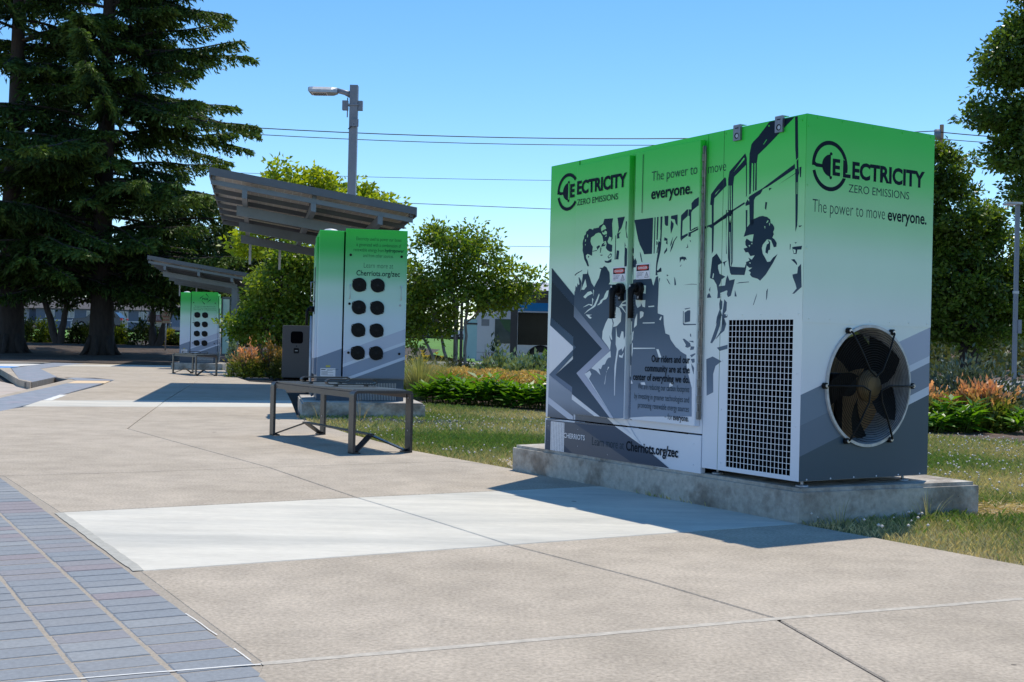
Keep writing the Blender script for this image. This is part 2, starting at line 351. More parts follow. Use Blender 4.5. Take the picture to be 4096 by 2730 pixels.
# ventilation plate, bottom left
b = bmesh.new(); u0, u1, v0, v1 = 1.946, 2.086, .152, .338
nc, nr = 8, 26
for i in range(nc + 1): u = u0 + (u1 - u0) * i / nc; box(b, -.0075, -.0045, u - .0032, u + .0032, v0, v1)
for k in range(nr + 1): v = v0 + (v1 - v0) * k / nr; box(b, -.007, -.005, u0, u1, v - .0023, v + .0023)
o = obj('vent_plate', b, m_white, cab); obj('vent_backing', boxm(-.0046, -.004, u0, u1, v0 + .008, v1), m_dark, o)
for u, v in ((.62, .178), (.03, .178)):
    b = bmesh.new(); tube(b, [(.05, u, .165), (.05, u, .195)], .007, 8); tube(b, [(.05, u, .162), (.05, u, .172)], .03, 18); obj('levelling_foot', b, m_galv, cab)
for u in (.70, .66):
    b = bmesh.new(); tube(b, [(u * 1.1, .04, .165), (u * 1.1, .04, .195)], .007, 8); tube(b, [(u * 1.1, .04, .162), (u * 1.1, .04, .172)], .03, 18); obj('levelling_foot', b, m_galv, cab); break
# rivets
b = bmesh.new()
for s, v in ((.07, 1.915), (.237, 1.915), (.452, 1.912), (.665, 1.912), (.878, 1.912), (.012, 1.593), (.013, 1.295), (.012, 1.87), (.9, 1.6)): disc(b, (s, -.002, v), (0, -1, 0), .005, .003, 8, dome=1)
for i in range(7): disc(b, (.04 + .14 * i, -.002, .962), (0, -1, 0), .0045, .0025, 8, dome=1)
for i in range(6): disc(b, (.05 + .16 * i, 0, .2), (0, -1, 0), .0045, .0025, 8, dome=1)
for u, v in ((.525, .981), (.41, .981), (.28, .981), (.15, .982), (.027, .983), (.03, 1.9), (.25, 1.905), (.56, 1.91), (.03, .7), (.03, .45), (.545, .23), (.55, .5), (.55, .75)): disc(b, (0, u, v), (-1, 0, 0), .0045, .003, 8, dome=1)
for u, v in ((2.12, .22), (2.12, .31), (1.80, .21), (1.80, .31), (1.5, .185), (.75, .31), (.75, .2)): disc(b, (-.004, u, v), (-1, 0, 0), .004, .003, 8, dome=1)
obj('rivets', b, m_print, cab, kind='stuff')
# flush-cut trim line in the right block and panel seam
obj('seam', boxm(-.0008, .001, .5695, .5712, .192, H), M('seam_shadow', (.02, .12, .02), .8), cab)
# ---- door handles
for hu, lbl in ((1.362, 0), (1.192, 1)):
    hd = bmesh.new(); zc = 1.133
    tube(hd, [(-.036, hu, zc), (-.062, hu, zc), (-.066, hu, zc)], [.037, .036, .032], 28)
    box(hd, -.058, -.037, hu - .026, hu + .004, zc - .062, zc - .01)
    h = obj('door_handle', hd, m_black, cab)
    b = bmesh.new(); disc(b, (-.059, hu - .012, zc - .048), (-1, 0, 0), .007, .002, 14); obj('lock_eye', b, M('zinc', (.3, .3, .32), .4, .6), h)
    b = bmesh.new(); tube(b, [(-.060, hu + .004, zc + .004), (-.084, hu + .004, zc + .004), (-.098, hu + .003, zc - .012), (-.102, hu, zc - .05), (-.100, hu, zc - .11), (-.098, hu + .001, zc - .164)], [.026, .025, .020, .0155, .0165, .0165], 12)
    for i in range(14): box(b, -.088, -.079, hu - .010, hu + .010, zc - .160 + i * .0085, zc - .156 + i * .0085)
    obj('lever', b, m_black, h)
    b = bmesh.new(); disc(b, (-.1055, hu + .002, zc + .014), (-1, 0, 0), .006, .003, 10); obj('screw', b, m_galv, h)
# ---- printed graphics, cut at every panel so that each lies on its own panel
PANELS = [(-.0005, -.05, 2.4, .0, 2.2), (-.0365, *DOOR_L), (-.0365, *DOOR_R), (-.0045, UJ, L + .004, .159, .357), (-.0035, 1.853, L, .365, H)]
def print_pieces(polys, mat, lift, parent, name):
    """polys in (u, v) mm; cut by the doors, the access panel and the body behind them"""
    src = bmesh.new()
    for P in polys:
        V2 = [Vector((a / 1000, c / 1000)) for a, c in P]; n = len(V2)
        vo, _, fo, _, _, _ = delaunay_2d_cdt(V2, [(i, (i + 1) % n) for i in range(n)], [], 1, 1e-5)
        vs_ = [src.verts.new((0, v.x, v.y)) for v in vo]
        for f in fo:
            cx, cy = sum(vo[i].x for i in f) / len(f), sum(vo[i].y for i in f) / len(f); c = False
            for i in range(n):
                p, q = V2[i - 1], V2[i]
                if (p.y > cy) != (q.y > cy) and cx < (q.x - p.x) * (cy - p.y) / (q.y - p.y) + p.x: c = not c
            if c: src.faces.new([vs_[i] for i in f])
    me0 = bpy.data.meshes.new('t'); src.to_mesh(me0); src.free(); outb = bmesh.new()
    def cut(x, rect, holes=()):
        q = bmesh.new(); q.from_mesh(me0)
        u0, u1, v0, v1 = rect
        for co, no in (((0, u0, 0), (0, -1, 0)), ((0, u1, 0), (0, 1, 0)), ((0, 0, v0), (0, 0, -1)), ((0, 0, v1), (0, 0, 1))):
            bmesh.ops.bisect_plane(q, geom=q.verts[:] + q.edges[:] + q.faces[:], plane_co=co, plane_no=no, clear_outer=True, dist=1e-6)
        for h in holes:
            for co, no in (((0, h[0], 0), (0, 1, 0)), ((0, h[1], 0), (0, 1, 0)), ((0, 0, h[2]), (0, 0, 1)), ((0, 0, h[3]), (0, 0, 1))):
                bmesh.ops.bisect_plane(q, geom=q.verts[:] + q.edges[:] + q.faces[:], plane_co=co, plane_no=no, dist=1e-6)
            dead = [f for f in q.faces if h[0] < f.calc_center_median().y < h[1] and h[2] < f.calc_center_median().z < h[3]]
            bmesh.ops.delete(q, geom=dead, context='FACES')
        for v in q.verts: v.co.x = x - lift
        t = bpy.data.meshes.new('t2'); q.to_mesh(t); q.free(); outb.from_mesh(t); bpy.data.meshes.remove(t)
    cut(-.0003, (UJ + .002, 1.8465, .3645, H - .001), (DOOR_L, DOOR_R)); cut(-.0003, (.003, UJ - .006, .195, H - .002), ((.055, .512, .209, .962),))
    cut(-.0033, (1.854, L, .365, H - .001)); cut(-.0363, (DOOR_L[0] + .004, DOOR_L[1] - .0005, DOOR_L[2] + .001, DOOR_L[3] - .004))
    cut(-.0363, (DOOR_R[0] + .004, DOOR_R[1] - .003, DOOR_R[2] + .002, DOOR_R[3] - .004)); cut(-.0043, (UJ + .002, L + .003, .16, .3565))
    bpy.data.meshes.remove(me0)
    for f in outb.faces:
        if f.normal.x > 0: f.normal_flip()
    return obj(name, outb, mat, parent, kind=None if name == 'printed_chevron' else 'stuff')
INK = [[(1541,1548),(1456,1545),(1465,1516),(1459,1464),(1457,1428),(1474,1410),(1466,1435),(1488,1442),(1505,1416),(1499,1404),(1458,1391),(1460,1354),(1478,1354),(1503,1364),(1519,1378),(1514,1402),(1521,1420),(1545,1415),(1556,1449),(1575,1468),(1594,1472),(1622,1468),(1638,1458),(1669,1448),(1674,1426),(1664,1407),(1648,1393),(1653,1365),(1654,1340),(1698,1354),(1717,1346),(1713,1330),(1696,1311),(1682,1280),(1698,1281),(1715,1304),(1732,1324),(1742,1355),(1752,1378),(1750,1401),(1754,1416),(1749,1438),(1740,1449),(1738,1464),(1722,1471),(1719,1486),(1703,1492),(1690,1501),(1671,1500),(1652,1492),(1643,1501),(1627,1500),(1595,1502),(1586,1512),(1571,1516),(1552,1522)],[(1613,1389),(1591,1398),(1578,1396),(1578,1389),(1597,1377),(1603,1370),(1606,1381)],[(1653,1368),(1609,1371),(1606,1366),(1650,1365)],[(1557,1404),(1530,1414),(1544,1396),(1522,1402),(1529,1391),(1554,1389),(1566,1388)],[(1572,1386),(1563,1382),(1570,1353),(1576,1353)],[(1502,1327),(1472,1346),(1461,1340),(1465,1325),(1489,1315)],[(1531,1306),(1501,1302),(1462,1314),(1464,1294),(1494,1290),(1522,1295)],[(1574,1342),(1549,1341),(1552,1336),(1570,1337)],[(1694,1341),(1683,1342),(1687,1331),(1694,1331)],[(1858,1184),(1837,1229),(1811,1244),(1752,1260),(1752,1256),(1804,1240),(1830,1225)],[(1855,1105),(1854,1123),(1845,1120),(1834,1143),(1820,1134),(1815,1170),(1802,1158),(1795,1184),(1785,1172),(1776,1178),(1787,1218),(1778,1218),(1763,1195),(1764,1210),(1753,1183),(1767,1126),(1755,1156),(1744,1236),(1700,1237),(1694,1264),(1688,1237),(1672,1214),(1653,1180),(1626,1156),(1608,1178),(1581,1207),(1561,1258),(1577,1263),(1574,1267),(1549,1265),(1531,1275),(1509,1267),(1496,1252),(1479,1236),(1472,1181),(1484,1168),(1363,1157),(1339,1167),(1356,1128),(1320,1131),(1304,1177),(1253,1186),(1224,1190),(1094,1186),(1082,1156),(1075,1147),(1069,1162),(1056,1193),(1037,1198),(1030,1157),(1031,1095),(1034,1026),(1032,995),(984,984),(979,938),(964,887),(930,878),(921,857),(909,844),(875,815),(849,802),(835,792),(809,782),(786,774),(785,740),(774,686),(753,637),(739,604),(734,454),(1119,430),(1407,400),(1808,752),(1862,1063)],[(1342,1402),(1330,1376),(1309,1368),(1268,1372),(1270,1344),(1260,1315),(1248,1293),(1243,1307),(1228,1288),(1226,1256),(1255,1254),(1254,1186),(1299,1177),(1313,1260),(1340,1254),(1342,1319),(1340,1355)],[(1335,1521),(1326,1516),(1330,1463),(1313,1418),(1326,1426),(1338,1481)],[(1294,1514),(1286,1442),(1278,1420),(1287,1424)],[(1263,1512),(1258,1511),(1263,1458),(1265,1394)],[(1258,1520),(1091,1520),(1094,1322),(1164,1323),(1173,1342),(1202,1376),(1218,1405),(1230,1438)],[(1079,1520),(1070,1520),(1072,1323),(1080,1323)],[(1057,1520),(1044,1520),(1049,1370),(1058,1369)],[(1028,1520),(1011,1520),(1016,1375),(1030,1372),(1027,1442)],[(1044,1394),(1016,1375),(1020,1337),(1042,1269),(1049,1234),(1041,1227),(1017,1244),(1008,1222),(1046,1217),(1040,1203),(1059,1203),(1056,1270),(1042,1338),(1046,1366)],[(1048,1360),(1045,1352),(1047,1325),(1056,1325)],[(1414,1545),(1345,1546),(1375,1484),(1410,1454),(1402,1486)],[(1430,1446),(1424,1444),(1425,1307),(1433,1307)],[(1415,1359),(1391,1356),(1397,1306),(1422,1308)],[(1416,1454),(1380,1462),(1397,1446),(1391,1427),(1414,1425)],[(1201,1340),(1192,1326),(1176,1279),(1185,1283),(1197,1315)],[(994,1520),(961,1520),(962,1466),(980,1467),(990,1477)],[(939,1517),(884,1520),(883,1460),(899,1473),(907,1495),(939,1502)],[(938,1494),(915,1474),(919,1454),(936,1420),(942,1456)],[(990,1406),(964,1396),(963,1365),(977,1372),(971,1386),(993,1388)],[(967,1350),(964,1333),(991,1314),(989,1327)],[(886,1406),(884,1400),(907,1378),(920,1347),(941,1319),(933,1348),(916,1378)],[(917,1405),(929,1365),(942,1351),(936,1374)],[(856,1513),(809,1541),(799,1540),(801,1506),(842,1483),(844,1403),(811,1412),(798,1414),(798,1403),(841,1385),(850,1376),(857,1389),(857,1458)],[(794,1540),(761,1537),(774,1521),(773,1429),(747,1439),(711,1445),(708,1429),(772,1412),(774,1394),(793,1397),(792,1419),(783,1424),(787,1502),(797,1508)],[(860,1290),(838,1294),(811,1290),(802,1274),(815,1278),(824,1267),(828,1278),(846,1279),(857,1262)],[(964,1205),(948,1198),(962,1194)],[(966,1183),(954,1176),(931,1148),(945,1156)],[(901,1189),(891,1174),(884,1145),(897,1143)],[(858,1242),(841,1253),(849,1242)],[(797,1360),(792,1339),(813,1337),(800,1343)],[(782,1376),(772,1375),(773,1365)],[(1028,1185),(1019,1186),(1025,1161)],[(1012,1243),(1009,1228),(1015,1220),(1050,1217),(1034,1232)],[(826,1143),(759,1147),(707,1143),(707,1141),(759,1144)],[(810,997),(785,1008),(764,1009),(764,950),(808,944)],[(822,1005),(817,1005),(816,942),(802,937),(710,937),(710,932),(814,930),(821,938)],[(811,1018),(766,1022),(766,1019),(804,1013)],[(821,858),(809,860),(760,837),(753,820),(778,812),(798,816),(793,828)],[(762,885),(755,887),(752,871),(761,871)],[(776,848),(735,849),(732,840),(747,842)],[(753,820),(725,819),(730,804),(759,800)],[(758,774),(711,786),(711,782),(745,762)],[(752,754),(722,756),(720,738),(737,733)],[(760,745),(724,708),(726,675),(739,687)],[(671,755),(622,770),(554,747),(599,722),(616,680),(612,586),(662,566)],[(592,816),(501,834),(499,814),(571,799)],[(643,840),(606,917),(582,986),(562,982),(575,924),(604,864),(629,838)],[(552,986),(525,937),(539,903),(569,885),(594,864),(604,860),(564,903)],[(248,1925),(77,1924),(136,1887),(186,1855),(240,1820),(323,1772),(330,1734),(327,1599),(338,1596),(338,1731),(347,1736),(345,1594),(352,1594),(356,1733),(366,1738),(368,1585),(379,1582),(384,1747),(383,1784),(371,1830),(358,1842),(323,1863)],[(77,1924),(59,1924),(48,1686),(42,1651),(48,1638),(46,1463),(47,1403),(58,1373),(61,1477),(65,1604),(69,1689),(64,1709),(71,1773)],[(72,1698),(69,1675),(184,1631),(251,1606),(284,1598),(298,1578),(334,1564),(344,1550),(343,1427),(371,1429),(376,1531),(403,1526),(404,1541),(376,1573),(284,1604)],[(412,1547),(409,1538),(491,1508),(496,1501),(499,1439),(526,1441),(531,1489),(541,1478),(632,1448),(655,1450),(572,1484),(540,1504),(496,1516)],[(545,1500),(539,1484),(635,1443),(636,1314),(647,1300),(651,1433),(674,1442),(768,1414),(769,1430),(712,1445),(649,1455)],[(414,1791),(403,1768),(400,1734),(396,1577),(401,1570),(407,1732),(491,1682),(497,1642),(496,1508),(502,1512),(508,1639),(516,1640),(510,1509),(517,1508),(524,1641),(532,1642),(526,1509),(532,1511),(535,1676),(527,1712)],[(559,1688),(551,1677),(547,1643),(637,1586),(640,1550),(638,1452),(652,1450),(656,1552),(668,1557),(663,1610),(611,1654)],[(714,1599),(712,1557),(772,1529),(774,1570),(751,1587)],[(529,1517),(494,1514),(487,1254),(497,1227),(399,1219),(391,1238),(386,1227),(393,1202),(400,1181),(496,1186),(505,1196),(514,1229),(524,1274)],[(401,1506),(389,1505),(389,1418),(398,1407)],[(546,1518),(540,1518),(539,1361),(533,1294),(538,1294)],[(412,1373),(399,1404),(392,1418),(382,1424),(361,1445),(369,1449),(351,1455),(331,1459),(305,1466),(280,1467),(249,1459),(228,1445),(225,1427),(213,1423),(200,1407),(198,1397),(206,1383),(201,1372),(211,1355),(196,1347),(180,1328),(182,1310),(199,1308),(220,1345),(246,1350),(275,1326),(282,1309),(274,1280),(261,1265),(242,1239),(222,1240),(203,1258),(173,1274),(202,1233),(250,1178),(288,1149),(306,1159),(347,1169),(361,1182),(356,1193),(372,1202),(346,1216),(367,1216),(386,1229),(392,1245),(366,1252),(374,1267),(350,1255),(330,1276),(361,1274),(377,1294),(396,1294),(411,1314),(383,1318),(397,1330),(400,1349),(390,1363),(363,1348),(348,1345),(341,1381),(370,1380)],[(247,1325),(232,1331),(226,1302),(236,1294),(241,1278),(256,1286),(254,1307)],[(243,1348),(225,1336),(225,1297),(230,1297),(232,1331)],[(610,1300),(593,1282),(576,1262),(564,1250),(597,1240),(596,1222),(584,1195),(540,1178),(570,1164),(577,1146),(588,1131),(541,1133),(534,1167),(524,1185),(509,1158),(469,1163),(478,1132),(496,1080),(517,1073),(526,1088),(521,1107),(576,1097),(575,1071),(597,1069),(595,1101),(605,1139),(628,1166),(657,1175),(643,1280)],[(562,1252),(526,1260),(545,1249),(544,1227),(552,1242)],[(575,1065),(558,1052),(559,1014),(570,1007),(558,981),(588,958),(604,933),(597,973),(578,1011),(582,1041)],[(544,1063),(524,1047),(526,1006),(544,988),(517,984),(519,971),(544,966),(537,933),(559,933),(558,977),(549,1033)],[(63,1303),(13,1304),(17,1287),(43,1288),(47,1268),(66,1269),(77,1301)],[(82,1243),(61,1244),(44,1226),(43,1214),(58,1226)],[(17,1219),(10,1110),(56,1080),(70,1079),(42,1104),(50,1125),(68,1157),(71,1171),(40,1175),(36,1205)],[(40,1401),(16,1401),(30,1393)],[(61,1324),(46,1322),(56,1317)],[(92,1319),(86,1315),(89,1291),(92,1291)],[(264,1534),(251,1531),(258,1494),(267,1503)],[(241,1600),(221,1598),(240,1587)],[(41,1678),(28,1680),(30,1630),(36,1631)],[(186,1607),(68,1653),(59,1656),(68,1650)],[(460,1140),(436,1146),(367,1147),(367,1144),(431,1142)],[(244,1051),(244,1096),(233,1111),(238,1063)],[(467,1109),(452,1075),(468,1076)],[(335,1029),(321,1062),(308,1090),(312,1072),(330,1031)],[(674,1088),(660,1099),(642,1074),(676,1073)],[(663,1114),(652,1131),(654,1103)]]
LIT = [[(1549,1515),(1533,1510),(1519,1490),(1545,1485),(1566,1477),(1571,1498)],[(1532,1480),(1512,1472),(1513,1457),(1531,1458),(1538,1455),(1556,1464),(1558,1475),(1541,1468)],[(1528,1448),(1516,1452),(1514,1446),(1528,1444)],[(1493,1327),(1473,1339),(1466,1329),(1484,1321)],[(1727,1441),(1719,1442),(1720,1429),(1728,1426)],[(1705,1470),(1699,1467),(1701,1451),(1707,1453)],[(1727,1414),(1719,1412),(1724,1403)],[(1066,1396),(1029,1397),(1024,1382),(1038,1390),(1041,1380)],[(1715,1206),(1700,1162),(1728,1142),(1754,1145),(1742,1164)],[(1733,1101),(1689,1128),(1657,1133),(1638,1119),(1688,1105),(1713,1091)],[(1737,1038),(1705,1049),(1677,1058),(1641,1054),(1643,1093),(1630,1085),(1641,1044),(1673,1053),(1705,1044)],[(1723,998),(1685,1022),(1647,1037),(1622,1052),(1601,1081),(1575,1118),(1571,1106),(1586,1077),(1609,1044),(1622,1037),(1666,1022)],[(1594,1047),(1569,1062),(1560,1076),(1530,1091),(1518,1112),(1501,1130),(1482,1134),(1490,1097),(1505,1083),(1536,1076),(1548,1061),(1572,1051)],[(1703,996),(1639,994),(1671,988),(1642,977),(1657,970),(1674,977)],[(1635,1142),(1626,1138),(1630,1100)],[(1482,972),(1446,968),(1436,942),(1446,884),(1438,848),(1450,851),(1467,877),(1460,855),(1450,833),(1457,789),(1483,814),(1514,836),(1536,854),(1532,898),(1506,943)],[(1406,1037),(1376,1029),(1357,1000),(1361,953),(1396,928),(1432,921),(1427,946),(1440,972),(1441,1005),(1411,1015)],[(1382,1037),(1348,1065),(1319,1075),(1314,1066),(1347,1058),(1353,1051),(1313,1050),(1313,1041),(1353,1040),(1316,1003),(1316,998),(1358,1029)],[(1405,925),(1391,868),(1368,860),(1351,898),(1335,896),(1328,851),(1310,882),(1317,954),(1296,956),(1294,851),(1312,824),(1340,783),(1348,801),(1377,787),(1393,714),(1401,623),(1401,532),(1407,532),(1410,623),(1411,691),(1392,796),(1404,823),(1404,873)],[(1288,959),(1264,963),(1270,865),(1289,806),(1292,887)],[(1265,842),(1246,829),(1245,789),(1251,753),(1263,789)],[(1252,892),(1242,900),(1246,852),(1254,842)],[(1452,786),(1447,749),(1473,744),(1488,730),(1503,707),(1526,702),(1540,678),(1564,682),(1543,643),(1587,668),(1635,680),(1565,724)],[(1701,645),(1650,666),(1633,647),(1656,618)],[(1498,592),(1504,592),(1492,643),(1472,694),(1460,692),(1486,666)],[(1311,707),(1304,707),(1301,640),(1309,644)],[(1289,712),(1278,695),(1272,646),(1283,645)],[(1265,650),(1254,628),(1238,607),(1264,603)],[(1242,806),(1049,808),(1049,804),(1242,799)],[(1162,946),(1057,947),(1057,942),(1161,941)],[(1118,1036),(1064,1038),(1064,1032),(1112,1030)],[(1038,801),(1018,801),(993,758),(1013,754)],[(1189,1007),(1171,1009),(1154,1002),(1159,980),(1187,967)],[(1230,1074),(1177,1069),(1142,1070),(1144,1030),(1165,1033),(1180,1055),(1183,1038),(1211,1027),(1226,1047)],[(1233,963),(1213,998),(1212,963),(1214,932),(1239,916)],[(1262,1044),(1246,1021),(1249,985),(1263,972)],[(1372,764),(1346,760),(1325,779),(1338,747),(1368,751)],[(1004,979),(997,976),(1006,957),(1020,962)],[(1177,1153),(1140,1150),(1142,1105),(1193,1111),(1170,1126)],[(1317,1267),(1300,1188),(1328,1178),(1335,1210),(1342,1247)],[(1285,1268),(1271,1194),(1293,1187),(1295,1245)],[(1333,1380),(1309,1368),(1317,1363),(1338,1373)],[(1313,1339),(1296,1338),(1298,1320),(1310,1325)],[(786,774),(751,762),(743,712),(726,671),(724,609),(739,604),(757,649),(781,711)],[(921,618),(888,627),(894,606),(920,600)],[(1168,615),(1132,618),(1125,603),(1167,604)],[(516,1404),(511,1404),(499,1229),(504,1229)],[(503,1493),(500,1492),(491,1254),(494,1247)],[(518,1486),(506,1482),(513,1449),(519,1472)],[(368,1243),(355,1240),(362,1235)],[(358,1337),(348,1340),(350,1331)],[(376,1329),(363,1328),(367,1319)],[(244,1443),(238,1439),(251,1429),(253,1433)],[(268,1416),(260,1414),(262,1401)],[(236,1431),(228,1424),(232,1413)],[(70,1293),(53,1287),(54,1272),(64,1272)],[(632,1200),(626,1196),(631,1174),(639,1174)],[(573,1095),(526,1109),(532,1092),(573,1088)],[(572,1084),(548,1086),(572,1080)],[(288,1819),(266,1841),(262,1838),(283,1819)],[(513,1694),(497,1705),(424,1770),(416,1768),(419,1759),(466,1727)],[(633,1603),(625,1614),(593,1633),(625,1608)],[(56,1609),(52,1608),(51,1551),(55,1553)],[(376,1576),(330,1592),(310,1605),(335,1587),(371,1574)],[(391,1569),(378,1558),(378,1546),(386,1554)],[(68,1713),(49,1725),(37,1727),(61,1712),(57,1673),(69,1675)],[(792,1426),(768,1425),(713,1441),(713,1438),(764,1422),(790,1418)],[(1028,1447),(1024,1448),(1026,1400),(1031,1403)]]
CHE = [('chevron_blue',[(2125,1292),(2027,1223),(1859,1104),(1858,1082),(1860,1039),(2122,1211)]),('chevron_navy',[(2122,1211),(1860,1039),(1859,856),(2123,985)]),('chevron_mist',[(1862,1078),(1452,786),(1701,645),(1407,399),(1437,397),(1785,647),(1533,796),(1860,1005)]),('chevron_navy',[(1864,1008),(1533,796),(1785,647),(1438,398),(1522,397),(1859,534)]),('chevron_white',[(1859,532),(1522,397),(1572,395),(1858,500)]),('chevron_slate',[(1858,500),(1572,395),(1854,395)]),('chevron_blue',[(2123,985),(1859,856),(1856,833),(1793,801),(1855,767),(1853,796),(2128,935)]),('chevron_white',[(2128,935),(1856,796),(2125,629)]),('chevron_blue',[(1853,799),(1794,801),(2054,629),(1858,556),(1856,519),(2125,627)]),('chevron_navy',[(1859,736),(2054,629),(1858,556)]),('chevron_slate',[(2125,625),(1856,519),(1850,379),(1835,360),(2132,348)]),('chevron_mist',[(2127,489),(1836,378),(1835,360),(1882,356),(2127,447)]),('chevron_slate',[(1837,396),(1518,398),(1424,351),(1835,349)]),('chevron_slate',[(2146,346),(1424,351),(1188,267),(943,163),(2150,148)]),('chevron_dusk',[(2144,299),(1839,157),(1641,158),(2150,148)]),('chevron_dusk',[(1838,345),(1278,166),(943,163),(1188,267),(1424,351)]),('chevron_white',[(1518,398),(1461,398),(1281,320),(1188,267),(1424,351)]),('chevron_white',[(1376,399),(1332,398),(1250,318),(1185,267),(1281,320)])]
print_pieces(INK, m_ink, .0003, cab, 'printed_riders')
print_pieces(LIT, m_print, .0006, cab, 'printed_highlights')
CM = {'chevron_navy': m_navy, 'chevron_blue': m_blue, 'chevron_mist': m_mist, 'chevron_slate': m_slate, 'chevron_dusk': m_dusk, 'chevron_white': m_white}
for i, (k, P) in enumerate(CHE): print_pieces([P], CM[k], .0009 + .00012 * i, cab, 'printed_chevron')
# ---- lettering of the long side ((x runs to the viewer's right) = minus u)
def fplace(x):  return lambda a, c: (x, -a, c)
dx, bx, lx = -.0392, -.0024, -.0082
def ftext(s, u0, u1, base, cap, x, m=None, w=0): return put_text(s, -u0, -u1, base, cap, fplace(x), m or m_text, cab, w)
ftext('ECTRICITY', 1.820, 1.334, 1.718, .073, dx, None, .036)
ftext('ZERO EMISSIONS', 1.817, 1.413, 1.650, .035, dx, None, -.004)
obj('printed_rule', boxm(dx, dx + .0005, 1.1865, 1.1905, 1.554, 1.878), m_text, cab)
ftext('The power to', 1.108, .732, 1.720, .048, dx, m_text_soft, -.012)
ftext('move', .687, .553, 1.720, .048, -.0012, m_text_soft, -.012)
ftext('everyone.', 1.110, .769, 1.622, .055, dx, None, .019)
for s, u0, base, cap, w, m_ in (('Our riders and our', 1.074, .731, .033, .022, m_text), ('community are at the', 1.131, .679, .033, .022, m_text), ('center of everything we do.', 1.234, .628, .033, .022, m_text),
                       ('We are reducing our carbon footprint', 1.188, .579, .029, -.006, m_text_soft), ('by investing in greener technologies and', 1.219, .525, .029, -.006, m_text_soft), ('promoting renewable energy sources', 1.186, .476, .029, -.006, m_text_soft)):
    ftext(s, u0, .756, base, cap, dx, m_, w)
ftext('\u2013 for', .953, .888, .4265, .029, dx, m_text_soft, -.006); ftext('everyone.', .882, .757, .4265, .029, dx, m_text, .016)
put_text('CHERRIOTS', -1.946, -1.725, .2505, .029, fplace(lx), m_white, cab, .016)
ftext('Learn more at', 1.651, 1.344, .229, .045, lx, m_text_soft, -.014); ftext('Cherriots.org/zec', 1.324, .872, .227, .047, lx, None, .024)
# ---- electric plug emblem
def ring_arc(cx, cz, ro, ri, t0, t1, P, n=40, hx=1, hz=1):
    b = bmesh.new(); A = []
    for i in range(n + 1):
        t = math.radians(t0 + (t1 - t0) * i / n); A.append([b.verts.new(P(cx + r_ * hx * math.cos(t), cz + r_ * hz * math.sin(t))) for r_ in (ro, ri)])
    for i in range(n): b.faces.new((A[i][0], A[i + 1][0], A[i + 1][1], A[i][1]))
    return b
def flat(b, pts, P): b.faces.new([b.verts.new(P(*p)) for p in pts]); return b
def emblem(cx, cz, r, P, parent, Q, endU, endL):
    ri = r - .020
    obj('emblem_ring', ring_arc(cx, cz, r, ri, endU, 183, P), m_text, parent); obj('emblem_ring', ring_arc(cx, cz, r, ri, 195, endL, P), m_text, parent)
    b = bmesh.new(); n = 14
    flat(b, [(cx - r + .004, cz - .002), (cx - r + .022, cz + .012), (cx - r + .030, cz + .006), (cx - .05, cz + .004), (cx - .05, cz - .012), (cx - r + .030, cz - .012)], P)
    flat(b, [(cx + .008, cz - .052)] + [(cx + .008 - .062 * math.sin(PI * i / n), cz + .002 - .054 * math.cos(PI * i / n)) for i in range(n + 1)] + [(cx + .008, cz + .056)], P)
    for s_ in (-1, 1): flat(b, [(cx + .006 + .009 * math.cos(2 * PI * i / 10), cz + .002 + s_ * .056 + .009 * math.sin(2 * PI * i / 10)) for i in range(10)], P)
    bmesh.ops.recalc_face_normals(b, faces=b.faces[:]); obj('emblem_plug', b, m_text, parent)
    b = bmesh.new(); flat(b, [(cx + .004, cz - .047), (cx + .012, cz - .047), (cx + .012, cz + .052), (cx + .004, cz + .052)], Q); obj('emblem_gap', b, m_print, parent)
rp = lambda y: (lambda a, c: (a, y, c))
emblem(.158, 1.695, .1205, rp(-.0026), cab, rp(-.0030), -18, 335)
put_text('E', .176, .226, 1.656, .073, rp(-.0034), m_text, cab, .036)
b = bmesh.new(); flat(b, [(.236, 1.645), (.305, 1.645), (.305, 1.672), (.258, 1.672), (.258, 1.735), (.236, 1.735)], rp(-.0030)); obj('emblem_gap', b, m_print, cab)
put_text('L', .246, .299, 1.653, .075, rp(-.0034), m_text, cab, .036)
put_text('ECTRICITY', .311, .839, 1.653, .075, rp(-.0026), m_text, cab, .038)
put_text('ZERO EMISSIONS', .288, .724, 1.582, .038, rp(-.0026), m_text_soft, cab, -.004)
put_text('The power to move', .047, .549, 1.468, .056, rp(-.0026), m_text_soft, cab, -.012)
put_text('everyone.', .569, .859, 1.467, .053, rp(-.0026), m_text, cab, .019)
fp = lambda x: (lambda a, c: (x, -a, c))
emblem(-1.964, 1.748, .1145, fp(-.0058), cab, fp(-.0062), 41, 322)
put_text('E', -1.940, -1.894, 1.714, .074, fp(-.0066), m_text, cab, .036)
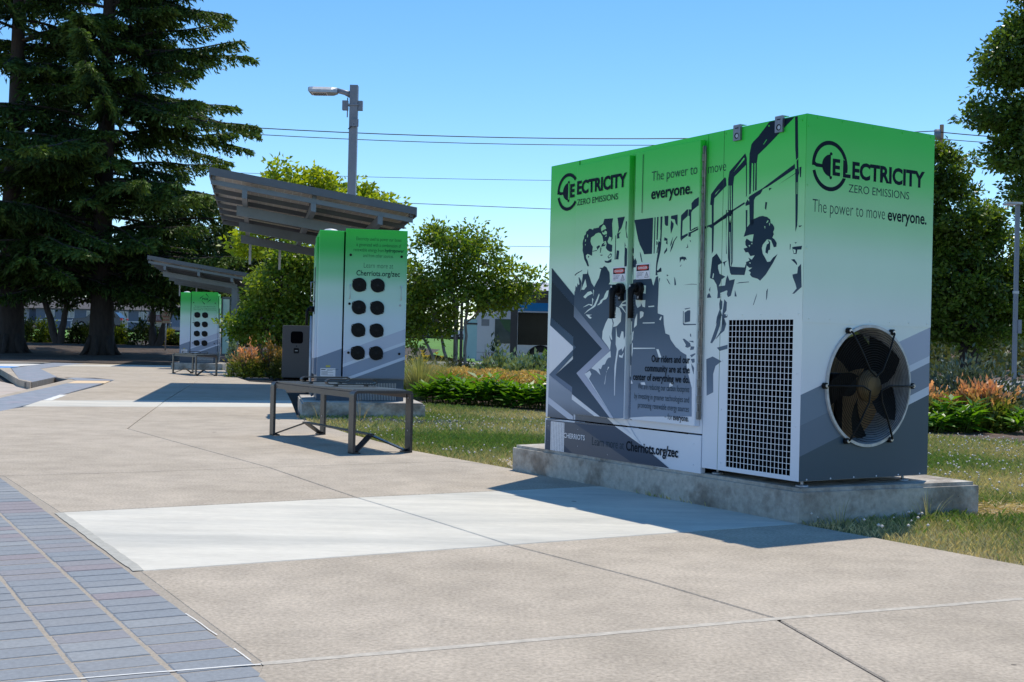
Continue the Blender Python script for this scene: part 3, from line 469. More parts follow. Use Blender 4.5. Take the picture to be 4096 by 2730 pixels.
# ---- danger labels
for u0, u1, v0, v1 in ((1.109, 1.232, 1.186, 1.272), (1.325, 1.448, 1.178, 1.263)):
    lb = obj('danger_label', boxm(-.0378, -.0366, u0, u1, v0, v1), m_label, cab, label='white danger label above the door handle')
    obj('label_header', boxm(-.0381, -.0379, u0 + .006, u1 - .006, v1 - .040, v1 - .006), m_black, lb)
    b = bmesh.new(); cx, cz = (u0 + u1) / 2, v1 - .023; flat(b, [(-cx + .050 * math.cos(2 * PI * i / 24), cz + .0145 * math.sin(2 * PI * i / 24)) for i in range(24)], fp(-.0383)); obj('oval', b, m_red, lb)
    put_text('DANGER', -cx - .040, -cx + .040, cz - .006, .012, fp(-.0385), m_label, lb, .02)
    for i, s in enumerate(('HIGH VOLTAGE', 'AUTHORIZED', 'PERSONNEL', 'ONLY')): put_text(s, -u1 + .010, -u1 + .010 + .005 * len(s), v0 + .034 - i * .0075, .004, fp(-.0385), m_text, lb, .0)
    b = bmesh.new(); t = [(-u0 - .045, v0 + .008), (-u0 - .008, v0 + .008), (-u0 - .0265, v0 + .040)]; flat(b, t, fp(-.0383)); obj('triangle', b, m_text, lb)
    b = bmesh.new(); flat(b, [(t[0][0] + .005, t[0][1] + .0025), (t[1][0] - .005, t[1][1] + .0025), (t[2][0], t[2][1] - .006)], fp(-.0385)); obj('triangle_face', b, m_label, lb)
    b = bmesh.new(); c0 = t[2][0]; flat(b, [(c0 - .001, v0 + .030), (c0 + .003, v0 + .022), (c0, v0 + .021), (c0 + .002, v0 + .012), (c0 - .004, v0 + .020), (c0 - .001, v0 + .0205)], fp(-.0387)); obj('bolt_symbol', b, m_text, lb)

# ------------------------------------------------------------------ PLINTHS
def plinth(pts, label, h=.162):
    b = prism(bmesh.new(), pts, -.05, h)
    bmesh.ops.bevel(b, geom=[e for e in b.edges if all(v.co.z > 0 for v in e.verts)], offset=.018, segments=2, affect='EDGES')
    return tag(obj('concrete_plinth', b, m_concrete), label, 'plinth')
plinth([(1.362,5.583),(2.399,6.087)] + [(1.08, 8.62), (0.022,7.708)], 'long low weathered concrete plinth under the large near power cabinet')
for ang_, o_, lbl in ((.2, (-2.113, 12.93), 'concrete plinth behind the bench, under the middle charger cabinet'), (.16, (-8.745, 31.379), 'far concrete plinth under the smallest charger cabinet')):
    c, s = math.cos(ang_), math.sin(ang_)
    plinth([(o_[0] + x * c - y * s, o_[1] + x * s + y * c) for x, y in ((-.16, -.42), (1.14, -.42), (1.14, 1.35), (-.16, 1.35))], lbl)

# ------------------------------------------------------------------ CHARGER CABINETS (two of a kind)
def charger(loc, rz, label, lines, emblem_kind, side=-1):
    t = thing('charger_cabinet', label, 'electrical cabinet', loc, rz, 'slim charger cabinets along the walkway')
    Wc, Dp = .955, .80
    obj('body', boxm(0, Wc, .0, Dp, .40, 2.012, bev=.004), m_print_charger, t)
    obj('base', boxm(.004, Wc - .004, .002, Dp, .162, .399), m_base_slate, t)
    d = obj('door', boxm(.280, .953, -.045, -.001, .412, 2.036, bev=.005), m_print_charger, t)
    obj('door_face', boxm(.306, .932, -.049, -.0452, .432, 2.008, bev=.002), m_print_charger, d)
    obj('left_cover', boxm(.0, .264, -.028, -.001, .412, 2.004, bev=.006), m_print_charger, t)
    obj('gap', boxm(.266, .278, -.012, -.0005, .412, 2.0), m_dark, t)
    b = bmesh.new(); tube(b, [(.13, .25, 2.012), (.13, .25, 2.03), (.13, .25, 2.045), (.13, .25, 2.052)], [.085, .085, .06, .02], 24); obj('vent_cap', b, m_label, t)
    y0 = -.0495
    for cx in (.437, .636):
        for cz in (1.427, 1.182, .935, .687):
            b = bmesh.new(); R = .078
            pr = []
            for i in range(40):
                a = 2 * PI * i / 40; r = R
                for c0 in (math.radians(142), math.radians(-38)):
                    dlt = abs((a - c0 + PI) % (2 * PI) - PI)
                    if dlt < .35: r = max(r, R * (1 + .17 * (1 - (dlt / .35) ** 1.3)))
                pr.append((cx + r * math.cos(a), cz + r * math.sin(a)))
            lo = [b.verts.new((x, y0, z)) for x, z in pr]; hi = [b.verts.new((cx + (x - cx) * .97, y0 - .012, cz + (z - cz) * .97)) for x, z in pr]
            b.faces.new(hi)
            for i in range(40): b.faces.new((lo[i], lo[(i + 1) % 40], hi[(i + 1) % 40], hi[i]))
            bmesh.ops.recalc_face_normals(b, faces=b.faces[:])
            f = obj('fan_cover', b, m_black, t)
            b = bmesh.new()
            for r in (.022, .036, .050, .064): torus(b, (cx, y0 - .0125, cz), (0, 1, 0), r, .0012, 28, 4)
            for k in range(8):
                a = PI * k / 8 + .2; tube(b, [(cx - .066 * math.cos(a), y0 - .0135, cz - .066 * math.sin(a)), (cx + .066 * math.cos(a), y0 - .0135, cz + .066 * math.sin(a))], .0011, 4)
            obj('grille_wire', b, M_cover, f)
            b = bmesh.new(); disc(b, (cx, y0 - .012, cz), (0, -1, 0), .014, .004, 14); obj('hub', b, M_cover, f)
            b = bmesh.new()
            for a in (math.radians(142), math.radians(-38)): disc(b, (cx + .082 * math.cos(a), y0 - .012, cz + .082 * math.sin(a)), (0, -1, 0), .004, .003, 8)
            obj('bolt_head', b, m_galv, f)
    for x, z in ((.336, 1.75), (.890, 1.75), (.335, 1.219), (.336, .687), (.889, .685)):
        b = bmesh.new(); disc(b, (x, y0, z), (0, -1, 0), .014, .006, 16); obj('rubber_plug', b, m_black, t)
    b = bmesh.new(); disc(b, (.886, y0, 1.216), (0, -1, 0), .013, .005, 16); obj('door_lock', b, m_galv, t)
    for x in (.337, .892):
        b = bmesh.new(); tube(b, [(x, y0, 1.425), (x, y0 - .03, 1.425), (x, y0 - .03, 1.276), (x, y0, 1.276)], .0055, 8); obj('pull_handle', b, m_label, t)
    b = bmesh.new(); n = 26
    for i in range(n): x = .432 + .43 * i / (n - 1); box(b, x - .0028, x + .0028, -.008, -.001, .172, .36)
    box(b, .425, .869, -.0085, -.001, .262, .270); obj('base_louvre', b, m_galv, t); obj('louvre_backing', boxm(.42, .874, -.0012, .002, .166, .366), m_base_slate, t)
    st = obj('rating_plate', boxm(.040, .202, -.0305, -.0285, .425, .513), m_label, t)
    for i in range(7): obj('printed_line', boxm(.05 + (.06 if i < 2 else 0), .12 + .06 * (i % 3 == 0) + (.05 if i < 2 else 0), -.0309, -.0306, .498 - i * .010, .501 - i * .010), m_text_soft, st)
    obj('brand_line', boxm(.048, .095, -.0309, -.0306, .495, .503), m_text, st)
    obj('yellow_tag', boxm(.097, .145, -.0305, -.0285, .524, .546), M('tag_yellow', (.45, .42, .10), .5), t)
    # doors, rail and lever on the sides
    for sx in (side,):
        X = 0 if sx < 0 else Wc
        for (a, c_, z0, z1) in ((.10, .40, .44, 1.95), (.43, .74, .44, 1.90)):
            b = bmesh.new(); box(b, min(X, X + sx * .028), max(X, X + sx * .028), a, c_, z0, z1, bev=.004); obj('side_door', b, m_print_charger, t)
        hx = X + sx * .03
        b = bmesh.new(); tube(b, [(hx, .15, 1.45), (hx + sx * .045, .15, 1.45), (hx + sx * .045, .15, 1.24), (hx, .15, 1.24)], .007, 8); obj('side_rail', b, m_galv, t)
        b = bmesh.new(); tube(b, [(hx, .33, 1.16), (hx + sx * .05, .33, 1.16)], .032, 18); tube(b, [(hx + sx * .05, .33, 1.17), (hx + sx * .075, .33, 1.13), (hx + sx * .08, .32, .98)], [.018, .018, .014], 10); obj('side_handle', b, m_black, t)
        b = bmesh.new(); box(b, min(hx, hx + sx * .001), max(hx, hx + sx * .001), .12, .38, 1.1, 1.62); obj('side_print', b, m_ink, t)
        b = bmesh.new(); tube(b, [(hx, .22, .2), (hx + sx * .03, .22, .25), (hx + sx * .03, .22, 1.08)], .016, 10); obj('conduit', b, m_galv, t)
    pl = lambda a, c: (a, -.0494, c)
    for s, x0, x1, base, cap, w, m_ in lines: put_text(s, x0, x1, base, cap, pl, m_, t, w)
    if emblem_kind:
        cx, cz, r = .632, 1.853, .135; b = bmesh.new()
        P4 = [(cx, cz + r), (cx + r, cz), (cx, cz - r), (cx - r, cz)]
        for i in range(4):
            (xa, za), (xb, zb) = P4[i], P4[(i + 1) % 4]; nx_, nz_ = (zb - za), -(xb - xa); l = math.hypot(nx_, nz_); nx_, nz_ = nx_ / l, nz_ / l
            f0, f1 = .04, .72; w0, w1 = (.022, .003)
            p0 = (xa + (xb - xa) * f0, za + (zb - za) * f0); p1 = (xa + (xb - xa) * f1, za + (zb - za) * f1)
            flat(b, [p0, p1, (p1[0] - nx_ * w1, p1[1] - nz_ * w1), (p0[0] - nx_ * w0, p0[1] - nz_ * w0)], pl)
        bmesh.ops.recalc_face_normals(b, faces=b.faces[:]); obj('emblem_diamond', b, m_text, t)
    return t
M_cover = M('cover_wire', (.016, .016, .018), .5, n=(10, .1), spec=.2)
charger((-2.113, 12.93, 0), .2, 'middle charger cabinet with eight round black fans behind the near bench', [
    ('Electricity used to power our buses', .394, .884, 1.913, .034, -.006, m_text_green), ('is generated with a combination of', .395, .883, 1.849, .034, -.006, m_text_green),
    ('renewable energy from', .366, .696, 1.792, .034, -.006, m_text_green), ('hydropower', .706, .915, 1.794, .034, .016, m_text), ('and from other sources.', .471, .803, 1.732, .034, -.006, m_text_green),
    ('Learn more at', .481, .800, 1.616, .050, -.012, m_text_green), ('Cherriots.org/zec', .402, .876, 1.530, .050, .015, m_text)], False)
charger((-8.745, 31.379, 0), .16, 'farthest and smallest charger cabinet, with a black diamond emblem beside the far shelter', [
    ('PGE', .555, .708, 1.828, .050, .02, m_text), ('This project was made possible thanks to the', .361, .894, 1.646, .024, 0, m_text_green),
    ('State Vehicle Program. Energy Powered Century', .337, .903, 1.602, .024, 0, m_text_green), ('Transit. Together, we are charging into the future.', .331, .921, 1.558, .024, 0, m_text_green)], True, 1)

# ------------------------------------------------------------------ BENCHES
def bench(loc, rz, label):
    t = thing('bench', label, 'bench', loc, rz, 'metal benches on the walkway')
    wd, ln, h = .47, 1.734, .454
    def leg_frame(y, nm):
        o_ = None
        for x, sx in ((0, 1), (wd, -1)):
            b = bmesh.new(); n = 6; P = []
            P.append((x, 0))
            for i in range(n + 1):
                a = PI / 2 * i / n; P.append((x + sx * (.035 - .035 * math.cos(a)), h - .035 + .035 * math.sin(a)))
            P.append((wd / 2, h))
            In = [(x + sx * .020, .012)] + [(x + sx * (.035 - .015 * math.cos(PI / 2 * i / n)), h - .035 + .015 * math.sin(PI / 2 * i / n)) for i in range(n + 1)] + [(wd / 2, h - .020)]
            y0, y1 = y - .045, y + .045
            A = [[b.verts.new((p[0], yy, p[1])) for yy in (y0, y1)] for p in P]; Bq = [[b.verts.new((p[0], yy, p[1])) for yy in (y0, y1)] for p in In]
            for i in range(len(P) - 1):
                b.faces.new((A[i][0], A[i][1], A[i + 1][1], A[i + 1][0])); b.faces.new((Bq[i][0], Bq[i + 1][0], Bq[i + 1][1], Bq[i][1]))
                for k in (0, 1): b.faces.new((A[i][k], A[i + 1][k], Bq[i + 1][k], Bq[i][k]))
            b.faces.new((A[0][0], Bq[0][0], Bq[0][1], A[0][1]))
            # foot return
            box(b, min(x, x + sx * .06), max(x, x + sx * .06), y0, y1, 0, .011)
            bmesh.ops.recalc_face_normals(b, faces=b.faces[:]); o_ = obj('leg', b, m_benchm, t)
            for zz in (.16, .40): bb = bmesh.new(); disc(bb, (x + sx * .0202, y, zz), (sx, 0, 0), .006, .003, 8); obj('bolt_head', bb, m_galv, o_)
    leg_frame(.0, 'n'); leg_frame(ln, 'f')
    sw = (wd - .05) / 5
    for i in range(5):
        x0 = .025 + i * sw + .003; obj('slat', boxm(x0, x0 + sw - .006, .03, ln - .03, h - .012, h + .006, bev=.002), m_benchtop, t)
    for x0 in (.012, wd - .026): obj('side_rail', boxm(x0, x0 + .014, .026, ln - .026, h - .055, h - .014), m_benchm, t)
    for y in (.35, .85, 1.35): obj('cross_bar', boxm(.03, wd - .03, y - .02, y + .02, h - .030, h - .0125), m_benchm, t)
    for y in (.58, 1.12):                                            # low dividers across the seat
        b = bmesh.new(); z0, z1 = h + .022, h + .06
        xs = [.03, .03, .045, .07, wd - .07, wd - .045, wd - .03, wd - .03]
        P = [(.055, z0), (.035, z0 + .006), (.03, z0 + .02), (.035, z1 - .008), (.055, z1), (wd - .055, z1), (wd - .035, z1 - .008), (wd - .03, z0 + .02), (wd - .035, z0 + .006), (wd - .055, z0)]
        for i in range(len(P) - 1): 
            (xa, za), (xb, zb) = P[i], P[i + 1]; l = math.hypot(xb - xa, zb - za); nx_, nz_ = -(zb - za) / l * .004, (xb - xa) / l * .004
            v = [b.verts.new((x_, yy, z_)) for yy in (y - .025, y + .025) for x_, z_ in ((xa - nx_, za - nz_), (xb - nx_, zb - nz_), (xb + nx_, zb + nz_), (xa + nx_, za + nz_))]
            for f in ((0, 1, 2, 3), (7, 6, 5, 4), (0, 4, 5, 1), (3, 2, 6, 7), (1, 5, 6, 2), (0, 3, 7, 4)): b.faces.new([v[k] for k in f])
        for x in (.11, wd - .11): box(b, x - .012, x + .012, y - .02, y + .02, h + .0062, z0)
        box(b, .055, wd - .055, y - .02, y + .02, z0 - .004, z0 + .004); bmesh.ops.recalc_face_normals(b, faces=b.faces[:]); obj('arm_divider', b, m_benchm, t)
    b = bmesh.new(); za = .12                                        # low spine with a splayed strut to each foot
    def bar(p, q, w):
        p, q = Vector(p), Vector(q); d = (q - p).normalized(); s = d.cross(Vector((0, 0, 1))).normalized() * w / 2; n = s.cross(d).normalized() * .005
        v = [b.verts.new(k) for k in (p - s - n, p + s - n, p + s + n, p - s + n, q - s - n, q + s - n, q + s + n, q - s + n)]
        for f in ((0, 1, 2, 3), (7, 6, 5, 4), (0, 4, 5, 1), (3, 2, 6, 7), (1, 5, 6, 2), (0, 3, 7, 4)): b.faces.new([v[k] for k in f])
    bar((wd / 2, .18, za), (wd / 2, ln - .18, za), .055)
    for y, ye in ((.19, .0), (ln - .19, ln)):
        for x in (.035, wd - .035): bar((wd / 2, y, za - .003), (x, ye, .014), .05)
    bmesh.ops.recalc_face_normals(b, faces=b.faces[:]); obj('brace', b, m_benchm, t)
    return t
bench((-1.143, 8.56, .0), 0.526, 'dark metal bench with two low arm dividers, nearest one, left of the large cabinet')
bench((-6.803, 25.671, .0), 0.552, 'small far dark metal bench in front of the farthest charger cabinet')

# ------------------------------------------------------------------ CANOPY SHELTERS
m_sh = M('canopy_steel', (.105, .115, .135), .42, .3, n=(5, .1)); m_sh2 = M('canopy_steel_light', (.16, .185, .215), .42, .3, n=(5, .1))
m_cell = M('canopy_glazing', (.42, .38, .34), .35, n=(3, .1)); m_line = M('cell_line', (.7, .7, .68), .5); m_glass = M('teal_glass', (.35, .55, .52), .12, n=(2, .05))
def shelter(loc, rz, label, screen):
    t = thing('canopy_shelter', label, 'bus shelter', loc, rz, 'sloping canopy shelters along the walkway')
    Wd, Ln, z0, sl = 2.74, 6.6, 3.10, -.147
    Z = lambda x: z0 + sl * x
    def sloped(b, x0, x1, y0, y1, dz0, dz1):
        v = [b.verts.new((x, y, Z(x) + dz)) for dz in (dz0, dz1) for y in (y0, y1) for x in (x0, x1)]
        for f in ((0, 2, 3, 1), (4, 5, 7, 6), (0, 1, 5, 4), (2, 6, 7, 3), (0, 4, 6, 2), (1, 3, 7, 5)): b.faces.new([v[i] for i in f])
        return b
    S = lambda *a: sloped(bmesh.new(), *a)
    obj('fascia', S(-.02, Wd + .02, -.03, 0, -.095, .01), m_sh, t); obj('fascia', S(-.02, Wd + .02, Ln, Ln + .03, -.095, .01), m_sh, t)
    obj('fascia', S(-.04, -.02, -.03, Ln + .03, -.12, .01), m_sh, t); obj('fascia', S(Wd + .02, Wd + .04, -.03, Ln + .03, -.12, .01), m_sh, t)
    for i in range(7):
        for (xa, xb) in ((-.02, Wd / 2 - .004), (Wd / 2 + .004, Wd + .02)):
            ya, yb = i * .943, (i + 1) * .943 - .004
            if yb > Ln: yb = Ln - .01
            p = obj('solar_panel', S(xa, xb, ya, yb, -.04, -.01), m_cell, t)
            b = bmesh.new()
            for k in range(12): x = xa + .04 + (xb - xa - .08) * k / 11; sloped(b, x - .003, x + .003, ya + .02, yb - .02, -.0425, -.0405)
            for k in range(1, 6): y = ya + (yb - ya) * k / 6; sloped(b, xa, xb, y - .004, y + .004, -.0445, -.0428)
            obj('cell_lines', b, m_line, p)
    for i in range(7): y = .08 + i * .95; obj('purlin', S(-.02, Wd, y, y + .05, -.20, -.135), m_sh2 if i == 0 else m_sh, t)
    for i in range(7): y = .08 + i * .95; obj('purlin_shim', S(Wd / 2 - .03, Wd / 2 + .03, y + .005, y + .045, -.134, -.041), m_sh, t)
    for y in (.08,): 
        for x in (.0, Wd - .05): obj('purlin_shim', S(x, x + .04, y - .06, y + .04, -.134, -.041), m_sh, t)
    for x in (.43, 1.36, 2.28): obj('cross_beam', S(x - .035, x + .035, .06, 6.25, -.315, -.201), m_sh2, t)
    for y in (1.07, 3.52, 6.0): obj('rafter', S(.31, 2.42, y, y + .08, -.46, -.316), m_sh2, t)
    for y in (1.07, 3.52, 6.0):
        obj('post', boxm(2.26, 2.42, y - .0, y + .12, 0, Z(2.3) - .462), m_sh2, t)
        obj('base_plate', boxm(2.22, 2.46, y - .05, y + .17, 0.001, .018), m_sh, t)
    for x in (.48, 1.02): obj('hanging_bracket', boxm(x - .022, x + .022, 6.03, 6.05, Z(x) - .83, Z(x) - .462), m_galv, t)
    if screen:
        obj('glass_screen', boxm(2.31, 2.33, 1.25, 3.50, .35, 2.0), m_glass, t); obj('glass_screen', boxm(2.31, 2.33, 3.68, 5.95, .35, 2.0), m_glass, t)
        obj('screen_frame', boxm(2.0, 2.24, 1.12, 1.15, .3, 2.05), m_sh, t); obj('glass_screen', boxm(2.03, 2.21, 1.105, 1.119, .38, 1.98), m_glass, t)
    return t
shelter((-4.09, 16.05, 0), .211, 'larger dark canopy shelter with a sloping glazed roof above the middle charger cabinet', False)
shelter((-10.26, 33.5, 0), .211, 'smaller far canopy shelter with its sloping roof over the farthest charger cabinet', True)

# ------------------------------------------------------------------ LITTER BIN, LAMP POSTS, SIGN, POWER LINES
m_bin = M('bin_bronze_paint', (.085, .083, .088), .5, .2, n=(60, .1))
t = thing('litter_bin', 'square grey metal litter bin with a dark opening left of the middle charger cabinet', 'bin', (-4.74, 24.6, 0), .12)
obj('body', boxm(0, .57, 0, .5, .04, 1.12, bev=.012), m_bin, t); obj('foot', boxm(.04, .53, .04, .46, 0, .039), m_dark, t); obj('side_cover', boxm(.585, .66, .02, .5, .04, 1.10, bev=.008), m_bin, t)
b = bmesh.new(); hs = []
def rrect(cx, cz, w, h, r, n=5):
    P = []
    for (sx, sz, a0) in ((1, 1, 0), (-1, 1, 90), (-1, -1, 180), (1, -1, 270)):
        for i in range(n + 1): a = math.radians(a0 + 90 * i / n); P.append((cx + sx * (w / 2 - r) + r * math.cos(a), cz + sz * (h / 2 - r) + r * math.sin(a)))
    return P
def plate(P, y0, y1, m, name, parent):
    b = bmesh.new(); lo = [b.verts.new((x, y0, z)) for x, z in P]; hi = [b.verts.new((x, y1, z)) for x, z in P]; n = len(P); b.faces.new(lo); b.faces.new(hi[::-1])
    for i in range(n): b.faces.new((lo[i], lo[(i + 1) % n], hi[(i + 1) % n], hi[i]))
    bmesh.ops.recalc_face_normals(b, faces=b.faces[:]); return obj(name, b, m, parent)
plate(rrect(.295, .875, .25, .25, .05), -.003, .001, m_dark, 'opening', t); q = plate(rrect(.29, .60, .11, .11, .02), -.004, .001, m_black, 'plaque', t)
obj('plaque_line', boxm(.262, .318, -.0046, -.0041, .594, .604), m_label, q)
b = bmesh.new(); disc(b, (.29, -.0, .695), (0, -1, 0), .011, .004, 10); obj('key_lock', b, m_dark, t)

def square_lamp(loc, h, w, head_z, label, big):
    t = thing('lamp_post', label, 'street lamp', loc, 0 if big else 0)
    obj('pole', boxm(-w / 2, w / 2, -w / 2, w / 2, 0, h, bev=.008), m_galvflat, t); obj('base_plate', boxm(-w, w, -w, w, 0.001, .016), m_galvflat, t)
    b = bmesh.new(); sec = [(-w / 2, .0, .07, .05), (-.19, -.0, .07, .05), (-.34, .05, .09, .09)] if big else [(-w / 2, 0, .05, .02), (-.2, .02, .05, .05)]
    tube(b, [(-w / 2 + .01, 0, head_z - .02), (-w / 2 - .10, 0, head_z + .02), (-w / 2 - .27, 0, head_z + .06)], [.065, .05, .05], 12); obj('arm', b, m_galvflat, t)
    x1 = -w / 2 - .24; x0 = x1 - .56; hh = bmesh.new()
    prof = [(x0, .02, .10), (x0 + .03, -.01, .17), (x0 + .1, -.015, .19), (x1 - .1, -.015, .17), (x1, .0, .08)]
    rings = []
    for x, zb, hy in prof: rings.append([hh.verts.new((x, y, head_z + z)) for y, z in ((-hy, zb), (-hy, zb + .05), (-hy * .7, .095), (hy * .7, .095), (hy, zb + .05), (hy, zb))])
    for i in range(len(rings) - 1):
        for j in range(6): hh.faces.new((rings[i][j], rings[i][(j + 1) % 6], rings[i + 1][(j + 1) % 6], rings[i + 1][j]))
    hh.faces.new(rings[0]); hh.faces.new(rings[-1][::-1]); bmesh.ops.recalc_face_normals(hh, faces=hh.faces[:])
    hd = obj('lamp_head', hh, m_galv, t)
    obj('lens_frame', boxm(x0 + .07, x0 + .36, -.13, .13, head_z - .022, head_z - .0155), m_label, hd)
    for k in range(8): x = x0 + .095 + k * .032; obj('led_strip', boxm(x, x + .018, -.11, .11, head_z - .026, head_z - .0225), m_black, hd)
    return t
lp = square_lamp((-3.158,23.0,0.0), 5.76, .155, 5.60, 'tall grey square lamp post rising behind the near canopy roof', True)
for x0, x1, z0, z1 in ((-.22, -.11, 5.28, 5.46), (.08, .17, 5.28, 5.46)): obj('sensor_box', boxm(x0, x1, -.05, .05, z0, z1), m_galvflat, lp)
obj('strap', boxm(-.1, .1, -.1, .1, 5.36, 5.39), m_galvflat, lp); obj('junction_box', boxm(-.02, .11, -.13, -.087, 4.95, 5.09), m_galvflat, lp)
b = bmesh.new(); tube(b, [(-.12, -.02, 5.52), (-.12, -.02, 5.14)], .012, 6); obj('antenna', b, m_galvflat, lp)
b = bmesh.new(); tube(b, [(.03, -.13, 5.0), (-.03, -.1, 4.95), (-.09, -.09, 4.9)], .008, 6); obj('cable', b, m_black, lp)
lr = thing('lamp_post', 'slender grey lamp post with a flat head at the right edge, before the ivy bank', 'street lamp', (9.28, 22.0, 0))
obj('pole', boxm(-.034, .034, -.034, .034, 0, 3.62, bev=.004), m_galvflat, lr)
obj('lamp_head', boxm(-.24, .05, -.11, .11, 3.62, 3.66, bev=.01), m_galv, lr); obj('lens_frame', boxm(-.22, -.05, -.08, .08, 3.612, 3.619), m_label, lr)
obj('strap', boxm(-.042, .042, -.042, .042, 1.98, 2.03), m_galv, lr); obj('outlet_box', boxm(.035, .10, -.05, .05, 1.25, 1.5), m_galvflat, lr)

t = thing('no_parking_sign', 'small white sign with red lettering on a thin post under the left trees', 'sign', (-14.535, 50.0, .2))
b = bmesh.new(); tube(b, [(0, 0, 0), (.0, 0, 1.9)], .03, 8); obj('post', b, m_galv, t)
sg = obj('sign_plate', boxm(-.17, .20, -.04, -.032, 1.22, 1.74), M('sign_cream', (.62, .58, .50), .5), t)
for i, s in enumerate(('NO', 'PARKING', 'BUS LANE')): put_text(s, -.035 if i == 0 else -.12, .065 if i == 0 else .15, 1.60 - i * .14, .075, lambda a, c: (a, -.0405, c), m_red, sg, .02)
b = bmesh.new()
for (x0, x1, z0, z1) in ((-.16, .19, 1.725, 1.732), (-.16, .19, 1.228, 1.235), (-.16, -.153, 1.235, 1.725), (.183, .19, 1.235, 1.725)): box(b, x0, x1, -.0412, -.0402, z0, z1)
obj('sign_border', b, m_red, sg)

m_wire = M('cable_rubber', (.02, .02, .022), .6)
def cable(a, b_, sag, r, label, grp='overhead power lines'):
    a, b_ = Vector(a), Vector(b_); P = [a.lerp(b_, i / 24) - Vector((0, 0, sag * 4 * (i / 24) * (1 - i / 24))) for i in range(25)]
    b = bmesh.new(); tube(b, P, r, 5); return tag(obj('power_line', b, m_wire), label, 'power line', grp)
cable((-36.298,70.0,14.584), (25.577,72.0,14.407), 1.27, .030, 'upper of the two close power lines crossing the sky behind the lamp post')
cable((-36.289,70.0,14.202), (25.586,72.0,14.014), 1.27, .024, 'lower of the two close power lines crossing the sky behind the lamp post')
cable((-19.534,80.0,12.019), (25.641,72.0,11.444), .3, .016, 'thin power line just above the near canopy roof')
cable((-19.496,80.0,10.44), (25.7,72.0,8.723), .0, .022, 'power line at the height of the near canopy roof edge')
cable((-5.99,80.0,7.443), (25.736,72.0,7.06), .0, .016, 'lowest thin line above the small tree beside the bus')
cable((25.579,72.0,14.332), (29.385,60.0,11.809), .1, .030, 'upper power line leaving the wooden pole to the right')
cable((25.588,72.0,13.923), (29.391,60.0,11.557), .1, .024, 'lower power line leaving the wooden pole to the right')
t = thing('utility_pole', 'wooden utility pole with a grey transformer top behind the right trees', 'utility pole', (25.682, 72, 0))
b = bmesh.new(); tube(b, [(0, 0, -.5), (0, 0, 14.774)], [.15, .12], 12); obj('pole', b, M('weathered_wood', (.05, .04, .035), .8, n=(20, .2)), t)
b = bmesh.new(); tube(b, [(-.25, 0, 13.866), (-.25, 0, 14.471)], .2, 14); obj('transformer', b, m_galvflat, t)

# ------------------------------------------------------------------ GROUND, PAVEMENT
def hgt(x, y):
    l = np.interp(y, [42, 55, 65, 108, 118, 210], [0, .42, .62, 1.30, 1.5, 1.6]); r = np.interp(y, [24, 34, 58, 72, 108, 118, 210], [0, -.2, -.2, .55, 1.1, 1.2, 1.4])
    t = np.clip((x + 5 - .0 * y) / 4, 0, 1); return l * (1 - t) + r * t
m_conc = M('walkway_concrete', (.435, .37, .295), .92, n=(75, .26), bump=(140, .002), n2=(.9, .40, .72), col2=(.35, .295, .23), coord='Object', mott=(4.5, .12), specks=(2.0, .055, .6, (.15, .125, .10)))
m_band = M('pale_band_concrete', (.61, .575, .50), .88, n=(60, .07), bump=(140, .001), n2=(1.3, .42, .66), col2=(.46, .445, .40), streak=(.35, 1.5, 1), mott=(7, .08), specks=(2.5, .05, .5, (.2, .17, .14)))
m_joint = M('joint_filler', (.03, .027, .025), .95); m_sand = M('paver_sand', (.36, .31, .25), .95, n=(120, .2), bump=(200, .002))
m_mulch = M('bark_mulch', (.10, .066, .05), .95, n=(30, .35), bump=(45, .02), n2=(7, .5, .66), col2=(.22, .16, .125))
m_soil = M('needle_litter', (.075, .052, .04), .95, n=(6, .35), bump=(20, .03), n2=(.8, .45, .6), col2=(.035, .025, .02))
m_lawn = M('lawn', (.075, .12, .035), .95, n=(30, .3), bump=(60, .01), n2=(1.3, .45, .66), col2=(.30, .25, .16))
m_lawn_far = M('watered_lawn', (.085, .205, .016), .9, n=(1.6, .28), bump=(9, .05), mott=(.25, .15))
m_road = M('asphalt', (.22, .215, .21), .9, n=(60, .15), bump=(90, .003)); m_field = M('dry_ground', (.14, .13, .08), .95, n=(2, .2))
def grid_zone(name, m, xs, ys, keep, lift=0.0, kind='structure'):
    b = bmesh.new(); V = {}
    def v(i, j):
        if (i, j) not in V: V[(i, j)] = b.verts.new((xs[i], ys[j], float(hgt(xs[i], ys[j])) + lift))
        return V[(i, j)]
    for i in range(len(xs) - 1):
        for j in range(len(ys) - 1):
            if keep((xs[i] + xs[i + 1]) / 2, (ys[j] + ys[j + 1]) / 2): b.faces.new((v(i, j), v(i + 1, j), v(i + 1, j + 1), v(i, j + 1)))
    return obj(name, b, m, kind=kind)
grid_zone('ground', m_field, [-1500, -400, -120, -60, -30, -12, -6, -4.9, -3.9, -2.9, -1.9, -1, 0, 6, 12, 30, 60, 120, 400, 1500], [-400, -60, -8, 0, 24, 34, 42, 55, 58, 65, 72, 90, 108, 118, 150, 210, 400, 1200, 2400], lambda x, y: True, -.34)
xs_ = list(np.linspace(-70, -3.9, 34)); ys_ = [35.0, 38, 42, 46, 50, 55, 60, 65]
grid_zone('mulch_ground', m_soil, xs_, ys_, lambda x, y: y > 35 and x < -3.9 and not (y < 42 and x > -9), 0.02)
grid_zone('far_lawn', m_lawn_far, list(np.linspace(-110, -3.9, 30)) + [-1.9, 0, 3, 8], [58, 65, 72, 80, 90, 100, 108], lambda x, y: (y > 65 if x < -3.9 else y > 58), .02)
grid_zone('street', m_road, [-160, -80, -30, -3.9, 8, 60], [108.5, 113, 118, 124], lambda x, y: True, .05)
